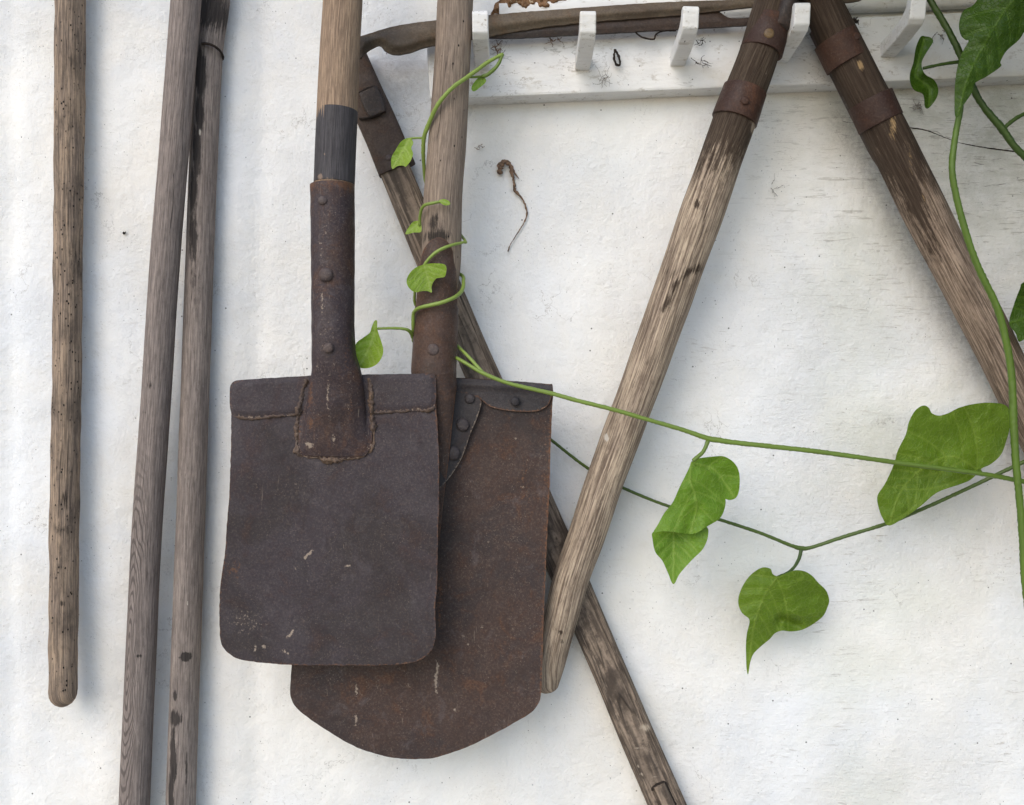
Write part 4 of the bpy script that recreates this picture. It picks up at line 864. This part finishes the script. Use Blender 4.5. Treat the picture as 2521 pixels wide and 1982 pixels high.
# lower shoot close to the wall
SH = 0.0
B_ = thing('vine_shoot', W(1973, 1350, .03), 'thin olive vine shoot with one heart-shaped leaf hanging from its bend', 'vine')
stem(B_, [(1235, 960, .02, 5), (1300, 1035, .018, 5.5), (1357, 1083, .016, 5.5), (1449, 1154, .013, 5.5), (1534, 1201, .013, 5.5), (1648, 1247, .018, 5.5), (1763, 1277, .024, 6), (1868, 1311, .030, 6), (1945, 1342, .034, 6.5), (1973, 1350, .035, 8), (2000, 1347, .036, 6.5), (2076, 1322, .040, 6.5), (2180, 1290, .046, 6.5), (2246, 1264, .050, 6.5), (2362, 1212, .056, 6.5), (2521, 1137, .064, 6.5), (2640, 1085, .07, 6.5)], m_stemd, pale=.12, k=.68)
stem(B_, [(1973, 1352, .035, 4.5), (1966, 1378, .040, 4), (1947, 1405, .046, 3.5), (1915, 1421, .05, 3.5)], m_stemd, pale=0.0)
leaf(B_, [dict(o=s15([(975, 957), (940, 942), (925, 908), (870, 901), (800, 945), (750, 1010), (720, 1080), (715, 1140), (740, 1200), (788, 1245), (772, 1330), (765, 1400), (766, 1500), (770, 1570), (779, 1602), (791, 1530), (812, 1470), (860, 1420), (920, 1370), (955, 1332), (1000, 1315), (1060, 1320), (1130, 1310), (1200, 1275), (1270, 1220), (1300, 1160), (1311, 1110), (1290, 1050), (1240, 1000), (1200, 955), (1150, 925), (1090, 918), (1030, 938)]), mid=s15([(975, 960), (900, 1060), (850, 1180), (810, 1330), (778, 1595)]), d=.054, cup=-.014, tilt=(.05, -.1), nv=6, wav=.005,
               fn=lambda P: -.010 * np.exp(-(seg_dist(P, s15([(1000, 1250), (1090, 1280)])) / 16) ** 2))], m_lf_o, 3.0)
# upright shoot at the right edge
C_ = thing('vine_shoot', W(2495, 1030, .12), 'thick upright vine stem down the right edge below the large dark leaf', 'vine')
stem(C_, [(2480, -120, .15, 9), (2440, 0, .145, 9), (2395, 140, .135, 9), (2370, 230, .128, 8.5), (2361, 286, .125, 8.5), (2350, 348, .122, 8.5), (2344, 417, .12, 9), (2354, 483, .118, 9), (2373, 556, .117, 9), (2404, 649, .116, 9.5), (2454, 756, .115, 10), (2478, 845, .114, 10), (2491, 930, .113, 10), (2495, 1031, .112, 10.5), (2501, 1139, .112, 10), (2511, 1240, .112, 9.5), (2517, 1320, .112, 9.5), (2524, 1440, .112, 9.5), (2550, 1650, .112, 9.5)], m_stem, pale=.0, k=.78)
leaf(C_, [dict(o=s21([(1050, -10), (1000, 50), (930, 88), (900, 160), (893, 230), (912, 300), (950, 336), (975, 342), (920, 440), (880, 560), (860, 700), (855, 850), (862, 982), (900, 962), (920, 900), (1000, 780), (1022, 702), (1130, 640), (1244, 558), (1240, 520), (1290, 430), (1400, 330), (1460, 240), (1600, 100), (1640, -100), (1500, -260), (1300, -280), (1100, -140)]), mid=s21([(1560, -200), (1300, 60), (1080, 420), (960, 680), (885, 960)]), d=.150, cup=-.016, tilt=(.05, -.1), nv=6, ang=40, wav=.004)], m_lf_d, 3.8)
leaf(C_, [dict(o=s18([(1812, 90), (1788, 130), (1750, 230), (1718, 350), (1760, 415), (1782, 470), (1830, 452), (1950, 480), (2050, 400), (2060, 200), (1960, 60)]), mid=s18([(2040, 150), (1900, 280), (1725, 350)]), d=.085, cup=.01, nv=4)], m_lf_d, 3.6)
# shoot crossing the top right corner
D_ = thing('vine_shoot', W(2366, 140, .1), 'dark vine shoot crossing the top right corner with a small curled leaf', 'vine')
stem(D_, [(2235, -110, .10, 8), (2290, 0, .10, 8), (2322, 53, .10, 8), (2346, 97, .10, 8), (2366, 140, .10, 8.5), (2396, 217, .10, 8.5), (2422, 263, .10, 8.5), (2466, 316, .10, 9.5), (2495, 357, .10, 8.5), (2521, 384, .10, 8.5), (2600, 460, .10, 8)], m_stemd, pale=.0, k=.85)
stem(D_, [(2470, 318, .10, 4.5), (2492, 298, .10, 4.5), (2521, 281, .10, 4.5), (2600, 250, .10, 4.5)], m_stemd, pale=.0)
stem(D_, [(2364, 152, .10, 4), (2320, 158, .10, 3.5), (2273, 168, .10, 3.5)], m_stemd, pale=.0)
leaf(D_, [dict(o=s21([(570, 308), (610, 306), (652, 315), (674, 350), (620, 440), (582, 510), (578, 560), (592, 602), (620, 635), (680, 670), (716, 740), (705, 820), (640, 907), (605, 895), (592, 795), (520, 760), (485, 700), (480, 620), (510, 520), (530, 400)]), mid=s21([(600, 330), (550, 520), (530, 640), (640, 740), (640, 890)]), d=.100, cup=.010, nv=0, wav=.005)], m_lf_d, 2.8)

SH = 0.0
# unseen leaves of the climber, added past the frame to shade the wall
E_ = thing('shade_foliage', W(2750, 400, .2), 'unseen dense mass of vine leaves added beyond the upper right edge for shade', 'vine')
def foliage():
    rnd = random.Random(11); V, F, UV = [], [], []
    prof = [(0, 0), (.16, .30), (.42, .44), (.72, .34), (.92, .1), (1.0, 0)]
    for k in range(420):
        x = rnd.uniform(.68, 1.08); z = rnd.uniform(-.05, .9); y = -rnd.uniform(.03, .42)
        if rnd.random() < .45: x = rnd.uniform(.26, .8); z = rnd.uniform(.60, .92); y = -rnd.uniform(.05, .45)
        if x < .66 + .05 and z < .58: continue
        c = Vector((x, y, z)); L = rnd.uniform(.07, .15)
        t = Vector((rnd.uniform(-.6, .6), rnd.uniform(-.5, .1), -1)).normalized(); n_ = Vector((rnd.uniform(-.6, .6), -1, rnd.uniform(0, .9))).normalized()
        sd = t.cross(n_).normalized(); nn = sd.cross(t)
        b = len(V)
        for u, w_ in prof:
            for q in (-1, 0, 1):
                V.append(c + t * (u * L) + sd * (q * w_ * L) - nn * (abs(q) * w_ * L * .35 - .25 * L * u * u)); UV.append((x + q * w_ * L, z + u * L))
        for i in range(len(prof) - 1):
            for q in (0, 1): a = b + i * 3 + q; F.append((a, a + 1, a + 4, a + 3))
    return mesh_obj('leaves', V, F, m_lf_d, E_, UV)
foliage()
for k, (x0, x1, d) in enumerate(((2640, 2700, .1), (2760, 2690, .16), (2900, 2840, .12))):
    stem(E_, [(x0, 1500, d, 9), (x0 + 30, 1000, d + .03, 9), (x1, 500, d, 9), (x1 + 20, 0, d + .03, 8), (x1 - 40, -600, d, 7)], m_stemd, pale=0.0)
# ------------------------------------------------------------------ small things on the wall and rack
s7 = lambda p: Z(700, 0, .3863, p); s13 = lambda p: Z(1300, 0, .3863, p)
def strand(pts, d, r, jit=.5): return [(x, y, d, (r(i) if callable(r) else r)) for i, (x, y) in enumerate(pts)]
SH = 0.0
rt = thing('dried_root', W(1250, 400, .01), 'dried brown rootlet with a thick hooked top stuck on the white wall', 'dried root')
tube('rootlet', [(x, y, .006 if i < 5 else .004, (6.5, 7, 5, 4.5, 4, 2.6, 3.2, 2.0, 1.7, 1.4, 1.1, 1.0, 1.8)[i]) for i, (x, y) in enumerate(s7([(1372, 1105), (1378, 1055), (1410, 1032), (1440, 1055), (1452, 1110), (1465, 1170), (1472, 1215), (1520, 1275), (1545, 1350), (1532, 1410), (1490, 1480), (1440, 1560), (1425, 1602)]))], m_root, rt, jit=1.0, step=.0008)
tube('rootlet', [(x, y, .005, r) for (x, y), r in zip(s7([(1450, 1060), (1470, 1105), (1495, 1138)]), (3, 2, 1))], m_root, rt, jit=.7, step=.001)
tw = thing('hanging_twig', W(1518, 140, .035), 'small black looped twig hanging on the white board between the pegs', 'twig')
tube('twig', [(x, y, .035, 2.6) for x, y in s13([(555, 315), (548, 360), (552, 390), (565, 412), (585, 412), (582, 375), (566, 335), (556, 316)])], m_wire, tw, jit=.8, step=.0008)
wi = thing('bent_wire', W(1600, 85, .04), 'thin dark bent wire dangling under the rusted blade beside the third peg', 'wire')
tube('wire', [(x, y, .042, 2.0) for x, y in s13([(678, 175), (685, 205), (730, 238), (800, 250), (815, 220), (860, 198), (942, 195)])], m_wire, wi, jit=.3, step=.001)
def tuft_obj(label, cx, cy, d, R, n, seed, r=1.1, mat=None):
    random.seed(seed); V, F = [], []
    c0 = W(cx, cy, d)
    for k in range(n):
        a = random.uniform(0, 6.28); q = random.uniform(.3, 1) * R
        x, y = cx + random.uniform(-.3, .3) * R, cy + random.uniform(-.3, .3) * R; pts = []
        for j in range(5):
            pts.append((x, y, d + .0005 + .0015 * random.random(), r * random.uniform(.6, 1.6) * (1 - j * .12)))
            a += random.uniform(-.9, .9); x += math.cos(a) * q / 4; y += math.sin(a) * q / 4
        P = catmull(pts, 4); C = [W(p[0], p[1], p[2]) for p in P]
        b = len(V)
        for i, c in enumerate(C):
            rr = float(P[i][3]) * .62 / PPM * (1 + .5 * random.uniform(-1, 1)); tn = (C[min(i+1, len(C)-1)] - C[max(i-1, 0)]).normalized()
            u = tn.cross(Vector((0, 1, 0))).normalized(); w = tn.cross(u)
            for m_ in range(5): V.append(c + rr * (math.cos(m_*1.2566) * u + math.sin(m_*1.2566) * w))
        for i in range(len(C) - 1):
            for m_ in range(5): F.append((b+i*5+m_, b+i*5+(m_+1) % 5, b+(i+1)*5+(m_+1) % 5, b+(i+1)*5+m_))
    o = mesh_obj('cobweb', V, F, mat or m_web, None, origin=c0); return tag(o, label, 'cobweb')
tuft_obj('dusty cobweb scrap at the foot of the third peg, right of it', 1725, 155, .033, 26, 10, 1, 1.3, m_wire)
tuft_obj('tangle of cobweb clinging to the right side of the third peg', 1722, 105, .034, 26, 8, 2, 1.2, m_wire)
tuft_obj('pale cobweb net on the board between second and third pegs', 1490, 195, .033, 34, 16, 3, .8)
tuft_obj('dark cobweb under the blade left of the second peg', 1365, 92, .035, 34, 12, 4, 1.3, m_root)
tuft_obj('dark tangle under the blade right of the first peg beside the vine tip', 1225, 118, .034, 24, 12, 5, 1.8, m_root)
tuft_obj('dark cobweb below the small curled leaf near the top right', 2262, 262, .003, 26, 14, 7, 1.2)
tuft_obj('thin cobweb beside the upper strap of the right handle', 2315, 75, .034, 34, 7, 8, 1.6, m_web)
tuft_obj('small clot of cobweb dust at the shoulder of the right strapped handle', 2106, 52, .045, 15, 16, 10, 2.6, m_wire)
tuft_obj('faint forked cobweb on the wall left of the right strapped handle', 1905, 460, .003, 34, 4, 11, .9)
tuft_obj('little cobweb curl left of the dried root', 1185, 360, .003, 22, 4, 12, 1.5, m_root)
tuft_obj('black speck of dust on the wall between the first two handles', 306, 574, .003, 7, 10, 15, 1.6, m_wire)
# mud nest above the blade
def nest():
    o = plate('mud_nest', [[(1212, 34), (1214, 20), (1222, 8), (1236, -4), (1240, -40), (1300, -60), (1385, -50), (1392, -6), (1410, 12), (1425, 26), (1400, 34), (1300, 40)]],
        lambda P, e, i: .003 + .012 * smoothstep(0, 22, e) + np.array([.007 * nz(p[0], p[1], 1, .045) + .005 * nz(p[0], p[1], 3, .12) for p in P]), .004, 3.5, m_mud, None, jag=7,
        afun=lambda P, e, i: {'pale': .5 * (np.array([nz(p[0], p[1], 7, .10) for p in P]) > .22)})
    tag(o, 'crumbly brown mud nest on the wall above the rusted blade', 'insect nest')
nest()
finish()
